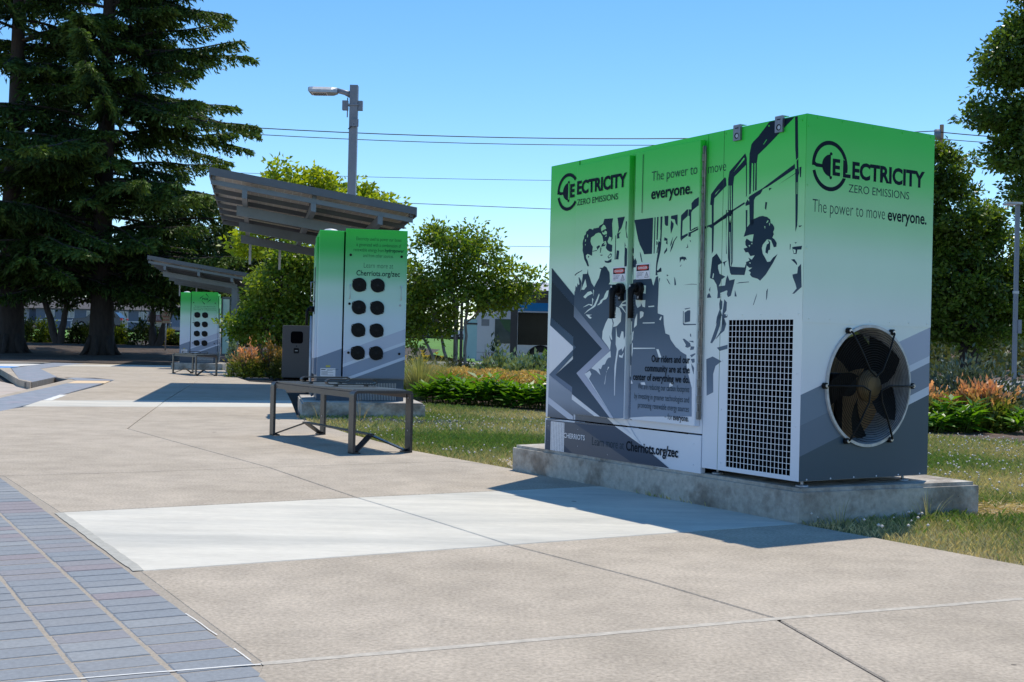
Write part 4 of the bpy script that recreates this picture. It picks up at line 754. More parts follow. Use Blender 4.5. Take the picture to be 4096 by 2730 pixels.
for y, h in ((108.1, .16),): obj('kerb', (lambda b: (prism(b, [(-160, y), (60, y), (60, y + .35), (-160, y + .35)], 1.1, 1.52), b)[1])(bmesh.new()), m_joint, kind='structure')
obj('parking_lot', prism(bmesh.new(), [(5.2, 18.3), (60, 18.3), (60, 60), (-4, 60), (-4, 40), (5.2, 40)], -.25, -.03), m_road, kind='structure')

pav = obj('pavement', prism(bmesh.new(), [(-30, -3), (6, -3), (6, 4.7), (2.05, 4.7), (.06, 7.8), (-.7, 9.1), (-2.3, 12.5), (-2.6, 16.5), (-4.2, 24), (-6, 30), (-8, 37.5), (-13, 37.5), (-30, 37.5)], -.30, -.147), m_joint, kind='structure')
def slab(pts, m=m_conc, gap=.009, z=.0, th=.13, name='slab'):
    P = [Vector((x, y)) for x, y in pts]; area = sum(P[i - 1].x * P[i].y - P[i].x * P[i - 1].y for i in range(len(P)))
    if area < 0: P = P[::-1]
    n = len(P); Q = []
    for i in range(n):
        a, p, c = P[i - 1], P[i], P[(i + 1) % n]; d1 = (p - a).normalized(); d2 = (c - p).normalized(); n1 = Vector((-d1.y, d1.x)); n2 = Vector((-d2.y, d2.x)); k = n1 + n2
        k = k / max(k.length_squared, .3) * 2 * gap * .5 * 1.0; Q.append((p.x + k.x, p.y + k.y))
    b = bmesh.new(); lo = [b.verts.new((x, y, z - th)) for x, y in Q]; mid = [b.verts.new((x, y, z - .004)) for x, y in Q]
    Q2 = []
    for i in range(n):
        p = Vector(Q[i]); a = Vector(Q[i - 1]); c = Vector(Q[(i + 1) % n]); d1 = (p - a).normalized(); d2 = (c - p).normalized(); k = Vector((-d1.y, d1.x)) + Vector((-d2.y, d2.x)); k = k / max(k.length_squared, .3) * .008
        Q2.append((p.x + k.x, p.y + k.y))
    hi = [b.verts.new((x, y, z)) for x, y in Q2]
    for i in range(n):
        j = (i + 1) % n; b.faces.new((lo[i], lo[j], mid[j], mid[i])); b.faces.new((mid[i], mid[j], hi[j], hi[i]))
    b.faces.new(hi); b.faces.new(lo[::-1]); return obj(name, b, m, pav)
# rows of slabs from the near edge to the far one; left | right of the long joint
slab([(-.46, 1.2)] + [(-0.602,2.953),(0.813,3.583)] + [(.94, 2.9), (1.02, 1.2)])
slab([(0.813,3.583),(1.722,3.965)] + [(2.6, 4.35), (5.5, 4.4), (5.5, 1.2), (1.02, 1.2), (.94, 2.9)])
slab([(-0.602,2.953),(0.813,3.583),(0.495,4.117),(0.011,4.8),(-1.26,4.084)])
slab([(0.813,3.583),(1.722,3.965)] + [(2.6, 4.35), (2.15, 4.42)] + [(1.995,4.601),(1.602,5.217),(1.362,5.583),(0.011,4.8),(0.495,4.117)])
slab([(-1.26,4.084),(0.011,4.8),(-0.33,5.397),(-0.786,6.16),(-2.033,5.398)], m_band)
slab([(0.011,4.8),(1.362,5.583),(0.553,6.931),(-0.786,6.16),(-0.33,5.397)], m_band)
slab([(-2.033,5.398),(-0.786,6.16),(-1.515,7.517),(-2.191,7.086),(-2.854,6.728)])
slab([(-0.786,6.16),(0.553,6.931),(0.023,7.786),(-0.146,8.044),(-0.406,8.173),(-1.515,7.517)])
slab([(-2.854,6.728),(-2.191,7.086),(-1.515,7.517),(-2.256,8.692),(-3.348,10.432),(-3.587,11.502),(-3.868,12.773),(-4.101,13.823),(-5.392,13.347),(-5.378,12.821),(-5.311,12.407),(-4.906,9.215),(-4.575,7.971)])
slab([(-1.515,7.517),(-0.406,8.173),(-0.146,8.044),(-0.75,8.987),(-1.401,10.45),(-2.22,12.471),(-2.633,14.488),(-4.101,13.823),(-3.868,12.773),(-3.587,11.502),(-3.348,10.432),(-2.256,8.692)])
slab([(-5.451,13.32),(-4.101,13.823),(-4.431,15.309),(-5.761,14.634)], m_band); slab([(-4.101,13.823),(-2.633,14.488),(-2.955,16.059),(-4.431,15.309)], m_band)
slab([(-4.431,15.309),(-2.955,16.059),(-4.266,22.259),(-5.02,22.927),(-6.107,26.126),(-5.909,22.395)])
slab([(-5.761,14.634),(-4.431,15.309),(-5.909,22.395),(-6.107,26.126),(-7.406,30.836),(-8.566,30.139),(-9.424,33.151),(-11.745,31.019),(-11.186,28.293),(-8.801,23.078),(-8.379,22.367),(-8.377,22.9),(-7.771,22.536),(-7.381,22.188),(-6.7,19.437)])
slab([(-11.859,31.249),(-9.424,33.151),(-9.943,34.974),(-12.21,33.031)], m_band, .002)
slab([(-12.21,33.031),(-9.943,34.974),(-7.645,34.869),(-9.154,41.735),(-13.05,43.027),(-14.678,43.736),(-12.874,37.295)], gap=.002)
m_pv = M('slate_blue_paver_field', (.235, .265, .315), .8, n=(6, .2), n2=(3, .5, .7), col2=(.27, .25, .29)); m_cream = M('cream_paver', (.70, .52, .33), .85, n=(12, .1))
# curved paver band seen far away (pieces too small to tell apart), with its cream row and the kerb ramp
slab([(-5.311,12.407),(-5.378,12.821),(-5.772,14.764),(-6.314,17.205),(-6.995,20.391),(-7.475,20.037),(-6.853,17.065),(-6.42,14.989),(-5.684,11.581),(-4.891,9.486)], m_pv, .002, name='paver_band')
slab([(-7.498,20.155),(-6.999,20.526),(-7.277,21.633),(-7.803,21.37)], m_cream, .002, name='paver_band')
slab([(-7.847,21.49),(-7.333,21.824),(-7.377,22.191),(-8.034,23.017),(-8.529,22.767)], m_pv, .002, name='paver_band')
slab([(-6.42,14.989),(-6.853,17.065),(-7.475,20.037),(-7.803,21.37),(-8.529,22.767),(-8.098,21.764),(-7.463,19.025),(-6.656,15.539),(-5.863,11.943),(-5.684,11.581)], m_conc, .002)
slab([(-11.782,27.878),(-13.175,33.634),(-15.137,42.727),(-14.678,43.736),(-12.874,37.295),(-12.21,33.031),(-11.859,31.249),(-11.278,28.494),(-11.175,27.116)], m_pv, .002, name='paver_band')
slab([(-14.242,39.921),(-13.84,40.709),(-14.168,41.853),(-14.606,41.109)], m_cream, .0, z=.004, th=.003, name='paver_band')
ramp = [(-11.724,27.949),(-11.278,28.494),(-8.748,22.939),(-8.043,20.019),(-8.659,20.99)]
slab([p for p in ramp], m_pv, .002, z=.012, name='ramp'); slab([(-11.811,27.537),(-11.736,27.934),(-8.659,20.99),(-8.05,20.014),(-7.944,19.69),(-8.525,20.644),(-11.479,26.764)], m_conc, .002, z=.02, name='ramp_kerb')
def kface(a, c, z0, z1, m, nm):
    a, c = Vector(a), Vector(c); d = (c - a).normalized(); n = Vector((-d.y, d.x)) * .12; b = prism(bmesh.new(), [tuple(a), tuple(c), tuple(c + n), tuple(a + n)], z0, z1); return obj(nm, b, m, pav)
m_kerb = M('kerb_concrete', (.26, .23, .20), .9, n=(10, .15))
m_lane = M('lane_concrete', (.46, .40, .35), .9, n=(3, .1), n2=(.5, .45, .6), col2=(.50, .36, .30))
slab([(-60, -2)] + [(-4.862,7.895)] + [(-6.656,15.539),(-7.463,19.025),(-8.043,20.019),(-8.659,20.99),(-9.763,22.771)] + [(-28, 36), (-60, 36)], m_lane, .0, z=-.10, th=.03, name='bus_lane')
kp = [(-8.043,20.019),(-8.669,22.645),(-8.091,21.77)]
kface(kp[0], kp[1], -.13, .004, m_kerb, 'kerb_face'); kface(kp[1], kp[2], -.13, .004, m_kerb, 'kerb_face')
kq = [(-11.726,27.34),(-8.659,20.99)]; kface(kq[0], kq[1], -.13, .004, m_kerb, 'kerb_face')
slab([(-14.272,29.015),(-12.552,25.522),(-12.163,28.355),(-12.714,30.843),(-13.175,33.634),(-14.29,33.306)], M('pale_lane', (.62, .6, .57), .85), .0, z=-.012, th=.01, name='pale_lane'); slab([(-13.85,28.159),(-13.077,26.589),(-12.346,28.783),(-12.19,28.986),(-12.42,30.101),(-12.933,30.148)], M('blue_paint', (.08, .30, .68), .6), .0, z=-.006, th=.004, name='blue_marking')
obj('kerb', prism(bmesh.new(), [(-17.41,28.183),(-18.505,29.953),(-15.364,35.806),(-13.911,35.512),(-15.833,44.768),(-12.922,45.77),(-9.574,43.645),(-9.256,42.197),(-13.124,43.271),(-14.849,44.243),(-15.222,42.968),(-13.292,33.933)], -.14, .016), m_kerb, kind='structure')

# pavers, one by one, in three columns along the walkway edge
m_pav = []
for i, c in enumerate(((.225, .24, .26), (.235, .245, .26), (.24, .235, .25), (.25, .222, .235), (.215, .235, .26), (.26, .272, .285))):
    m_pav.append(M('paver_glaze_%s' % 'slate blue steel plum dusk sky'.split()[i], c, .72, n=(60, .14), bump=(120, .0012), n2=(9, .55, .75), col2=tuple(v * .82 for v in c)))
obj('paver_bed', prism(bmesh.new(), [(-.44, 1.3), (-.54, 2.975), (-3.30, 7.6), (-6, 11.5), (-9.5, 11.5), (-6, 1.3)], -.14, -.0022), m_sand, pav)
ev = Vector((-.5135, .858)); rv = Vector((-.880, -.475)); P0 = Vector((-.604, 2.945))
mesh_cache = {}
rr_ = random.Random(3); plum = {(0, 29), (0, 30), (0, 31), (0, 32), (0, 9), (0, 14), (0, 15), (1, 22), (1, 24), (1, 8), (1, 17)}
ng = 0
for c_ in range(5):
    for k in range(-10, 56):
        if c_ == 4 and k < 0: continue
        o_ = P0 + ev * (k * .0995 + .003) + rv * (.010 + c_ * .2015)
        if o_.x / max(o_.y, .1) < -.475 or (k < -3 and (o_.y < 2.3)): continue
        wdt = .190; st = 0
        if k < 0 and c_ == 0: st = min(.17, .0 - k * .0105 + .002); wdt = .190 - st
        mi = (3 if rr_.random() < .6 else 2) if (c_, k) in plum else rr_.choice((0, 0, 1, 4, 5, 0, 2))
        key = (mi, round(wdt, 3))
        if key not in mesh_cache:
            b = bmesh.new(); e = ev * .0905; r = rv * wdt; t1 = Vector((0, 0)); pts = [t1, e, e + r, r]; ins = .003
            lo = [b.verts.new((p.x, p.y, -.03)) for p in pts]; cen = (e + r) / 2
            md = [b.verts.new((p.x, p.y, -.0025)) for p in pts]; hi = [b.verts.new((p.x + (cen.x - p.x) * .04, p.y + (cen.y - p.y) * .04, 0)) for p in pts]
            for i in range(4): j = (i + 1) % 4; b.faces.new((lo[i], lo[j], md[j], md[i])); b.faces.new((md[i], md[j], hi[j], hi[i]))
            b.faces.new(hi); bmesh.ops.recalc_face_normals(b, faces=b.faces[:]); me = bpy.data.meshes.new('paver'); b.to_mesh(me); b.free(); me.materials.append(m_pav[mi]); mesh_cache[key] = me
        o = bpy.data.objects.new('paver', mesh_cache[key]); o.parent = pav; COL.objects.link(o); q = o_ + rv * st; o.location = (q.x + rr_.uniform(-.001, .001), q.y + rr_.uniform(-.001, .001), rr_.uniform(-.0012, .0012)); ng += 1
# white sealant lines
m_seal = M('white_sealant', (.72, .71, .68), .7, n=(40, .1))
def strip(pts, w, m, nm, z=.0012, wob=.0015):
    b = bmesh.new(); A = []; P = []
    for i in range(len(pts) - 1):
        a, c = Vector(pts[i]), Vector(pts[i + 1]); n = max(2, int((c - a).length / .06))
        P += [a.lerp(c, k / n) for k in range(n)]
    P.append(Vector(pts[-1]))
    for i, p in enumerate(P):
        d = (P[min(i + 1, len(P) - 1)] - P[max(i - 1, 0)]).normalized(); n = Vector((-d.y, d.x)); ww = w * rr_.uniform(.44, .56); s_ = rr_.uniform(-wob, wob)
        A.append([b.verts.new((*(p + n * (s_ + ww)), z)), b.verts.new((*(p + n * (s_ - ww)), z))])
    for i in range(len(A) - 1): b.faces.new((A[i][0], A[i][1], A[i + 1][1], A[i + 1][0]))
    bmesh.ops.recalc_face_normals(b, faces=b.faces[:])
    return obj(nm, b, m, pav)
strip([(-1.179,2.711),(-0.924,2.816),(-0.601,2.946)], .008, m_seal, 'sealant_line')
strip([(-0.601,2.95),(-0.013,3.211),(0.812,3.579),(1.72,3.961)], .030, M('mortar_seam', (.46, .415, .35), .9, n=(30, .2)), 'sealant_line', z=.0008, wob=.0015)
strip([(-2.027,5.383),(-1.579,4.626),(-1.261,4.089)], .040, M('grey_caulk', (.40, .385, .34), .8, n=(30, .15)), 'sealant_line', z=.0008, wob=.002)
strip([(-.93, 3.47), (-.78, 3.225)], .0035, m_seal, 'sealant_line', wob=.003); strip([(-.70, 3.09), (-.63, 2.975)], .004, m_seal, 'sealant_line', wob=.003)
strip([(-5.697,14.667),(-5.914,15.559),(-6.05,16.12)], .10, m_seal, 'sealant_line')

# near lawn and planting beds
edge = [(-2.22,12.471),(-1.401,10.45),(-0.75,8.987),(-0.419,8.426),(0.023,7.786),(0.771,6.498),(1.362,5.583),(1.602,5.217),(1.995,4.601)]
lawn_pts = edge + [(2.15, 4.40), (5.6, 4.4), (16, 4.4), (16, 10.6), (4.9, 11.2), (4.2, 12.0), (2.6, 12.9), (.35, 14.45), (-1.2, 15.75), (-2.6, 16.4)]
obj('lawn', prism(bmesh.new(), lawn_pts, -.2, -.012), m_lawn, kind='structure')
obj('planting_bed', prism(bmesh.new(), [(-2.6, 16.4), (-1.2, 15.75), (.35, 14.45), (2.6, 12.9), (4.2, 12.0), (4.9, 11.2), (16, 10.6), (16, 18.4), (5.2, 18.4), (5.2, 30), (-2, 32), (-6.3, 32), (-4.3, 25), (-3.0, 18)], -.2, -.002), m_mulch, kind='structure')
obj('planting_bed', prism(bmesh.new(), [(-6.1, 30.2), (-4.4, 24.5), (-4.3, 32), (-6.3, 38), (-7.9, 38), (-7.4, 32.5)], -.2, -.004), m_soil, kind='structure')

# ------------------------------------------------------------------ FOLIAGE TOOLS
def leafmat(name, ca, cb, rough=.42, trans=.35, spec=.4, tcol=None):
    """leaf colours run from ca to cb with the leaf's own tint; thin leaves let some light through"""
    m = bpy.data.materials.new(name); m.use_nodes = True; nt = m.node_tree; N = nt.nodes; K = nt.links; p = N['Principled BSDF']; out = N['Material Output']
    at_ = N.new('ShaderNodeAttribute'); at_.attribute_name = 'tint'; s = N.new('ShaderNodeSeparateColor'); K.new(at_.outputs['Color'], s.inputs[0])
    mx = N.new('ShaderNodeMix'); mx.data_type = 'RGBA'; mx.inputs[6].default_value = (*ca, 1); mx.inputs[7].default_value = (*cb, 1); K.new(s.outputs[0], mx.inputs[0])
    sc = N.new('ShaderNodeVectorMath'); sc.operation = 'SCALE'; K.new(mx.outputs[2], sc.inputs[0]); K.new(s.outputs[1], sc.inputs['Scale'])
    K.new(sc.outputs[0], p.inputs['Base Color']); p.inputs['Roughness'].default_value = rough; p.inputs['Specular IOR Level'].default_value = spec
    tr = N.new('ShaderNodeBsdfTranslucent'); t2 = N.new('ShaderNodeVectorMath'); t2.operation = 'MULTIPLY'; t2.inputs[1].default_value = tcol or (1.5, 1.35, .5); K.new(sc.outputs[0], t2.inputs[0]); K.new(t2.outputs[0], tr.inputs[0])
    ms = N.new('ShaderNodeMixShader'); ms.inputs[0].default_value = trans; K.new(p.outputs[0], ms.inputs[1]); K.new(tr.outputs[0], ms.inputs[2]); K.new(ms.outputs[0], out.inputs[0]); return m
def unit(v): return v / np.maximum(np.linalg.norm(v, axis=1, keepdims=True), 1e-9)
def leaf_mesh(name, P, D, ln, wd, mat, tint, fold=.25, rng=RNG, up=None):
    """one folded, pointed leaf of four corners per point, growing along D"""
    n = len(P); D = unit(D); r = rng.normal(size=(n, 3)) if up is None else np.tile(np.array([[0, 0, 1.]]), (n, 1)) + rng.normal(size=(n, 3)) * up
    S = unit(np.cross(D, r)); N_ = np.cross(S, D); ln = np.broadcast_to(ln, (n,))[:, None] * rng.uniform(.75, 1.25, (n, 1)); wd = np.broadcast_to(wd, (n,))[:, None] * rng.uniform(.8, 1.2, (n, 1))
    V = np.stack([P, P + D * ln * .45 + S * wd * .5 + N_ * wd * fold, P + D * ln, P + D * ln * .45 - S * wd * .5 + N_ * wd * fold], 1).reshape(-1, 3)
    F = np.arange(4 * n).reshape(n, 4); A = np.repeat(np.concatenate([tint, np.ones((n, 4 - tint.shape[1]))], 1), 4, 0)
    return np_mesh(name, V, F, mat, attr=A)
def tints(n, lo=.75, hi=1.2, rng=RNG): return np.stack([rng.beta(1.4, 1.6, n), rng.uniform(lo, hi, n)], 1)
def limb(b, a, c, r0, r1, wob=.08, n=6, seg=8):
    a, c = Vector(a), Vector(c); L_ = (c - a).length; P = []
    for i in range(n + 1):
        t = i / n; P.append(a.lerp(c, t) + Vector((rr_.uniform(-1, 1), rr_.uniform(-1, 1), rr_.uniform(-.3, .3))) * wob * L_ * math.sin(PI * t) * .5)
    tube(b, P, [r0 + (r1 - r0) * i / n for i in range(n + 1)], seg); return P
m_bark_d = M('dark_bark', (.045, .036, .032), .95, n=(12, .3), bump=(25, .016), streak=(1, 1, .25)); m_bark_g = M('grey_bark', (.24, .22, .20), .9, n=(14, .25), bump=(40, .01), streak=(1, 1, .3))
m_bark_m = M('brown_bark', (.07, .055, .05), .9, n=(14, .3), bump=(30, .015), streak=(1, 1, .3))
def broadleaf(name, label, base, stems, lobes, n_clump, per, lsize, mat, bark, tr=.14, csize=.42, group=None, seed=1, cat='tree', droop=.0, tl=(.75, 1.2)):
    """tree: stems = points the trunks run to; lobes = (x, y, z, rx, ry, rz) relative to the base; leaves sit in many small clumps on the lobes' outer part"""
    rng = np.random.default_rng(seed); t = thing(name, label, cat, base, 0, group); b = bmesh.new(); ends = []
    for s_ in stems:
        P = limb(b, (s_[3] if len(s_) > 3 else 0, s_[4] if len(s_) > 4 else 0, -.3), s_[:3], tr, tr * .5, .03, 8, 10); ends.append((Vector(s_[:3]), tr * .45, P))
    obj('trunk', b, bark, t); b = bmesh.new(); C = []; w = np.array([l[3] * l[4] * l[5] for l in lobes]) ** .67; w /= w.sum()
    for l, k in zip(lobes, np.maximum(1, (w * n_clump).astype(int))):
        e = min(ends, key=lambda q: (q[0] - Vector(l[:3])).length); Pq = e[2][-3] if rr_.random() < .5 else e[0]
        limb(b, Pq, l[:3], e[1] * .8, .02, .15, 5, 6)
        d = unit(rng.normal(size=(k, 3))); rad = rng.uniform(.35, 1.0, (k, 1)) ** .55
        c_ = np.array(l[:3]) + d * rad * np.array(l[3:6]); C.append(c_)
        for q in c_[rng.random(k) < .22]: limb(b, l[:3], tuple(q), .022, .006, .12, 3, 4)
    obj('branch', b, bark, t); C = np.concatenate(C); nc = len(C); n = nc * per
    ci = np.repeat(np.arange(nc), per); csz = rng.uniform(.6, 1.3, nc)[ci][:, None] * csize
    off = unit(rng.normal(size=(n, 3))) * rng.random((n, 1)) ** .6 * csz * np.array([1, 1, .62]); P = C[ci] + off
    D = unit(off) + rng.normal(size=(n, 3)) * .6 + np.array([0, 0, -droop]); ct = rng.beta(1.3, 1.5, nc)[ci]; tn = tints(n, *tl, rng); tn[:, 0] = np.clip(.55 * ct + .45 * tn[:, 0], 0, 1)
    obj('crown', leaf_mesh('crown', P, D, lsize, lsize * .55, mat, tn, rng=rng), None, t); return t

# conifers: drooping tiers of branches, each with side twigs hung with needles
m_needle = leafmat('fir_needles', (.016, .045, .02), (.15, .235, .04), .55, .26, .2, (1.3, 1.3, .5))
def conifer(label, base, h, r0, reach, z_low, n_br, seed, dens=1.0, fork=None):
    rng = np.random.default_rng(seed); t = thing('conifer_tree', label, 'tree', base, 0, 'big dark conifers on the left')
    b = bmesh.new(); zz = [0, .3, .8, 2, 5, 9, 14, 20, h]; rr = [r0 * 1.35, r0 * 1.15, r0 * 1.05, r0 * .95, r0 * .85, r0 * .68, r0 * .45, r0 * .25, .03]
    tube(b, [(.04 * math.sin(z), .05 * math.cos(z * .7), z - .1) for z in zz], rr, 16)
    for k in range(7):
        a = 2 * PI * k / 7 + .3; tube(b, [(math.cos(a) * r0 * .8, math.sin(a) * r0 * .8, .7), (math.cos(a) * r0 * 1.3, math.sin(a) * r0 * 1.3, .15), (math.cos(a) * r0 * 1.9, math.sin(a) * r0 * 1.9, -.1)], [r0 * .28, r0 * .24, r0 * .1], 6)
    obj('trunk', b, m_bark_d, t)
    bb = bmesh.new(); PP = []; DD = []; TT = []; LL = []
    for i in range(n_br):
        u = (i + rng.random()) / n_br; z = z_low + (h - z_low - 1) * u ** 1.25; a = rng.uniform(0, 2 * PI) if rng.random() < .75 else rng.uniform(-.9, .4)
        L_ = reach * min(1.0, (1 - (z / h)) ** .75 * 1.18) * rng.uniform(.42, 1.08); L_ = max(L_, .6)
        el = rng.uniform(-.22, .30) + .12 * (z / h) - .05; n = 9; P = []
        for k in range(n + 1):
            s_ = k / n; P.append((math.cos(a) * L_ * s_, math.sin(a) * L_ * s_, z + L_ * (math.sin(el) * s_ + .14 * s_ - .30 * s_ * s_ + .14 * max(0, s_ - .7) * 2)))
        tube(bb, P, [.055 * (1 - .85 * k / n) + .01 for k in range(n + 1)], 5); P = np.array(P); d = np.array([math.cos(a), math.sin(a), 0]); s3 = np.array([-d[1], d[0], 0])
        cl = rng.random()
        m = int((14 + 11 * L_) * dens)
        for side in (-1, 1):
            s_ = rng.uniform(.12, 1.0, m) ** .8; p0 = np.stack([np.interp(s_, np.linspace(0, 1, n + 1), P[:, q]) for q in range(3)], 1)
            tl = (.28 + .95 * (1 - s_) * min(1, L_ / 3.5)) * rng.uniform(.6, 1.15, m); td = unit(d * rng.uniform(.35, .9, (m, 1)) + side * s3 * rng.uniform(.6, 1, (m, 1)) + np.array([0, 0, -1]) * rng.uniform(.12, .55, (m, 1)))
            q = 7
            w = (np.arange(q) + .5) / q
            pp = p0[:, None] + td[:, None] * (tl[:, None] * w)[..., None] + np.array([0, 0, -1]) * (.38 * tl[:, None] * w ** 2)[..., None]
            dd = unit((td[:, None] + rng.normal(size=(m, q, 3)) * .45 + np.array([0, 0, -.35])).reshape(-1, 3)); PP.append(pp.reshape(-1, 3)); DD.append(dd); LL.append(np.full(m * q, .26) * np.repeat(np.clip(tl, .4, 1), q))
            tt = np.clip(.20 * cl + .8 * (s_ ** 2)[:, None] * rng.uniform(.3, 1, (m, 1)) + .25 * (w[None] - .3), 0, 1); TT.append(np.stack([tt.ravel(), rng.uniform(.7, 1.25, m * q)], 1))  # sunlight put into the tint: needles turn paler yellow-green towards the branch tips
    obj('branch', bb, m_bark_d, t); PP = np.concatenate(PP); DD = np.concatenate(DD); TT = np.concatenate(TT); LL = np.concatenate(LL)
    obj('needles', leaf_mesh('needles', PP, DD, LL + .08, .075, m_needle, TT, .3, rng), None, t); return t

# ------------------------------------------------------------------ TREES
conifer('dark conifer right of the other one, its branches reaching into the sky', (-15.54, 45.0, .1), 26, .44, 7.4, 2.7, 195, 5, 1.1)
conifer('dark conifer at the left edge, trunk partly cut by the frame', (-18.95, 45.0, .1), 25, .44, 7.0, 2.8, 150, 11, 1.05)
m_lf_dark = leafmat('dark_tree_leaves', (.018, .042, .012), (.06, .10, .018), .45, .25)
m_lf_mid = leafmat('oak_leaves', (.055, .15, .02), (.28, .37, .05), .38, .5)
m_lf_lime = leafmat('lime_leaves', (.14, .25, .02), (.40, .46, .03), .4, .55)
m_lf_right = leafmat('right_tree_leaves', (.028, .07, .014), (.17, .27, .035), .36, .42)
m_lf_grey = leafmat('grey_green_leaves', (.09, .13, .08), (.20, .24, .15), .5, .3)
broadleaf('broadleaf_tree', 'small dark tree with a curved trunk between the two conifers', (-20.9, 55, .42), [(.35, 0, 2.2, -.0, 0), (-.9, 0, 2.6)], [(-.6, 0, 3.4, 1.7, 1.5, 1.3), (.9, 0, 3.2, 1.4, 1.4, 1.1), (0, 0, 4.6, 1.6, 1.5, 1.1), (-2.6, 1, 4.0, 1.5, 1.5, 1.4), (-5.0, 1, 4.2, 1.9, 1.5, 1.6), (-2.2, 0, 2.4, 1.5, 1.0, .8), (2.4, 0, 3.0, 1.4, 1.2, 1.2), (.2, 0, 2.2, 1.0, .8, .5), (3.6, 0, 2.6, 1.3, 1, .7)], 330, 80, .18, m_lf_dark, m_bark_m, .2, .55, None, 2)
broadleaf('broadleaf_tree', 'small dark tree with a side limb, left of the white sign', (-16.56, 55, .42), [(-.1, 0, 2.6), (1.0, 0, 2.2, .1, 0)], [(-.3, 0, 3.7, 1.9, 1.5, 1.2), (1.6, 0, 3.4, 1.5, 1.3, 1.2), (.6, 0, 4.8, 1.9, 1.6, 1.2), (2.8, 0, 4.4, 1.3, 1.2, 1.3), (-2.0, 0, 2.7, 1.5, 1.2, .9), (2.4, 0, 2.4, 1.2, 1.0, .7), (-.3, 0, 2.6, 1.3, .8, .6)], 300, 80, .18, m_lf_dark, m_bark_m, .2, .55, None, 3)
broadleaf('broadleaf_tree', 'dark leafy tree between the two canopy roofs', (-9.2, 43.5, .0), [(0, 0, 2.0)], [(0, 0, 3.2, 1.6, 1.3, 1.1), (-.4, 0, 4.2, 1.2, 1.1, .8), (1.2, 0, 3.6, 1.1, 1, 1.1), (-1.0, 0, 3.9, .9, .8, .7)], 120, 50, .15, m_lf_dark, m_bark_m, .16, .5, None, 4)
broadleaf('broadleaf_tree', 'bright lime green tree top showing above the near canopy roof', (-4.8, 30.5, 0), [(0, 0, 3.4), (-.8, .1, 3.6), (1.0, 0, 3.3)], [(-1.1, 0, 4.82, .62, .6, .5), (-.3, 0, 4.75, .75, .7, .45), (.5, 0, 4.5, .7, .6, .45), (1.25, 0, 4.35, .5, .5, .5), (-.2, 0, 3.8, 1.5, 1, .6), (-1.9, 0, 3.3, .5, .5, .4)], 150, 46, .15, m_lf_lime, m_bark_m, .09, .32, None, 5, tl=(.8, 1.3))
broadleaf('oak_tree', 'bushy young oak with yellowish leaf tips behind the litter bin', (-5.35, 27.2, 0), [(0, 0, 1.2), (.3, 0, 1.4), (-.3, 0, 1.3)], [(.1, 0, 2.0, .85, .75, .7), (-.2, 0, 1.2, .85, .7, .55), (.45, 0, 2.7, .7, .6, .5), (-.75, 0, 1.15, .5, .4, .22), (.55, 0, 1.3, .6, .6, .6), (.9, 0, 2.1, .5, .5, .6)], 190, 75, .11, m_lf_mid, m_bark_m, .06, .27, None, 6)
broadleaf('oak_tree', 'multi-stemmed young tree with grey stems in the planting bed, left of the large cabinet', (-1.05, 24, 0), [(-.55, 0, 1.65, -.05, 0), (-.15, .05, 1.75, 0, 0), (.12, 0, 1.75, .12, 0), (-.9, 0, 1.3, -.1, 0)],
          [(-.8, 0, 2.15, .75, .6, .62), (-.1, 0, 2.75, .62, .6, .55), (.35, 0, 2.45, .6, .55, .6), (1.1, 0, 2.2, .55, .4, .35), (-.95, 0, 1.55, .55, .5, .35), (-.2, 0, 1.8, .8, .7, .45), (.6, 0, 1.75, .6, .5, .3), (1.2, 0, 1.85, .38, .35, .12), (-.6, 0, 2.9, .35, .3, .3), (-1.05, 0, .95, .35, .35, .4), (-.6, .1, 1.2, .5, .4, .3)], 210, 62, .10, m_lf_mid, m_bark_g, .042, .30, None, 7)
broadleaf('broadleaf_tree', 'dense dark tree with a thick black trunk right of the large cabinet', (13.6, 35.6, 0), [(-.1, 0, 2.6), (.4, 0, 3.2)], [(-.4, 0, 2.9, 1.9, 1.6, 1.3), (-.5, 0, 4.9, 1.4, 1.2, 1.3), (1.0, 0, 3.7, 1.2, 1.1, 1.1), (.1, 0, 1.9, 1.9, 1.5, .8), (-.8, 0, 6.4, .85, .7, .85), (1.3, 0, 2.4, 1.0, 1.0, .8), (-1.9, 0, 2.2, 1.2, 1.1, 1.0), (-1.5, 0, 4.2, 1.0, 1.0, 1.1), (-1.5, 0, 5.6, .7, .8, .8)], 600, 85, .15, m_lf_right, m_bark_d, .26, .42, None, 8)
broadleaf('broadleaf_tree', 'tall tree reaching into the top right corner of the picture', (14.1, 30, 0), [(-.2, 0, 4.6), (.5, 0, 5.6)], [(-1.75, 0, 8.3, .8, .8, .75), (-1.75, 0, 6.95, 1.0, .9, .5), (-1.35, 0, 5.9, .85, .8, .55), (-1.0, 0, 9.4, .9, .9, .8), (-.6, 0, 7.6, 1.4, 1.1, 1.5), (-.95, 0, 5.0, .7, .7, .55), (.3, 0, 5.5, 1.1, 1.1, 1.1), (.6, 0, 9.0, 1.4, 1.3, 1.3), (-.6, 0, 4.3, .55, .6, .55)], 480, 85, .14, m_lf_right, m_bark_d, .24, .40, None, 9)
broadleaf('background_tree', 'pale grey-green tree far behind the two shelters', (-22.5, 105, 1.2), [(0, 0, 2.5)], [(0, 0, 4.5, 2.2, 2, 2.3), (1.4, 0, 3.0, 1.7, 1.5, 1.5), (-1, 0, 3.0, 1.6, 1.5, 1.5)], 70, 40, .35, m_lf_grey, m_bark_m, .2, .9, 'trees far beyond the lawn', 20)
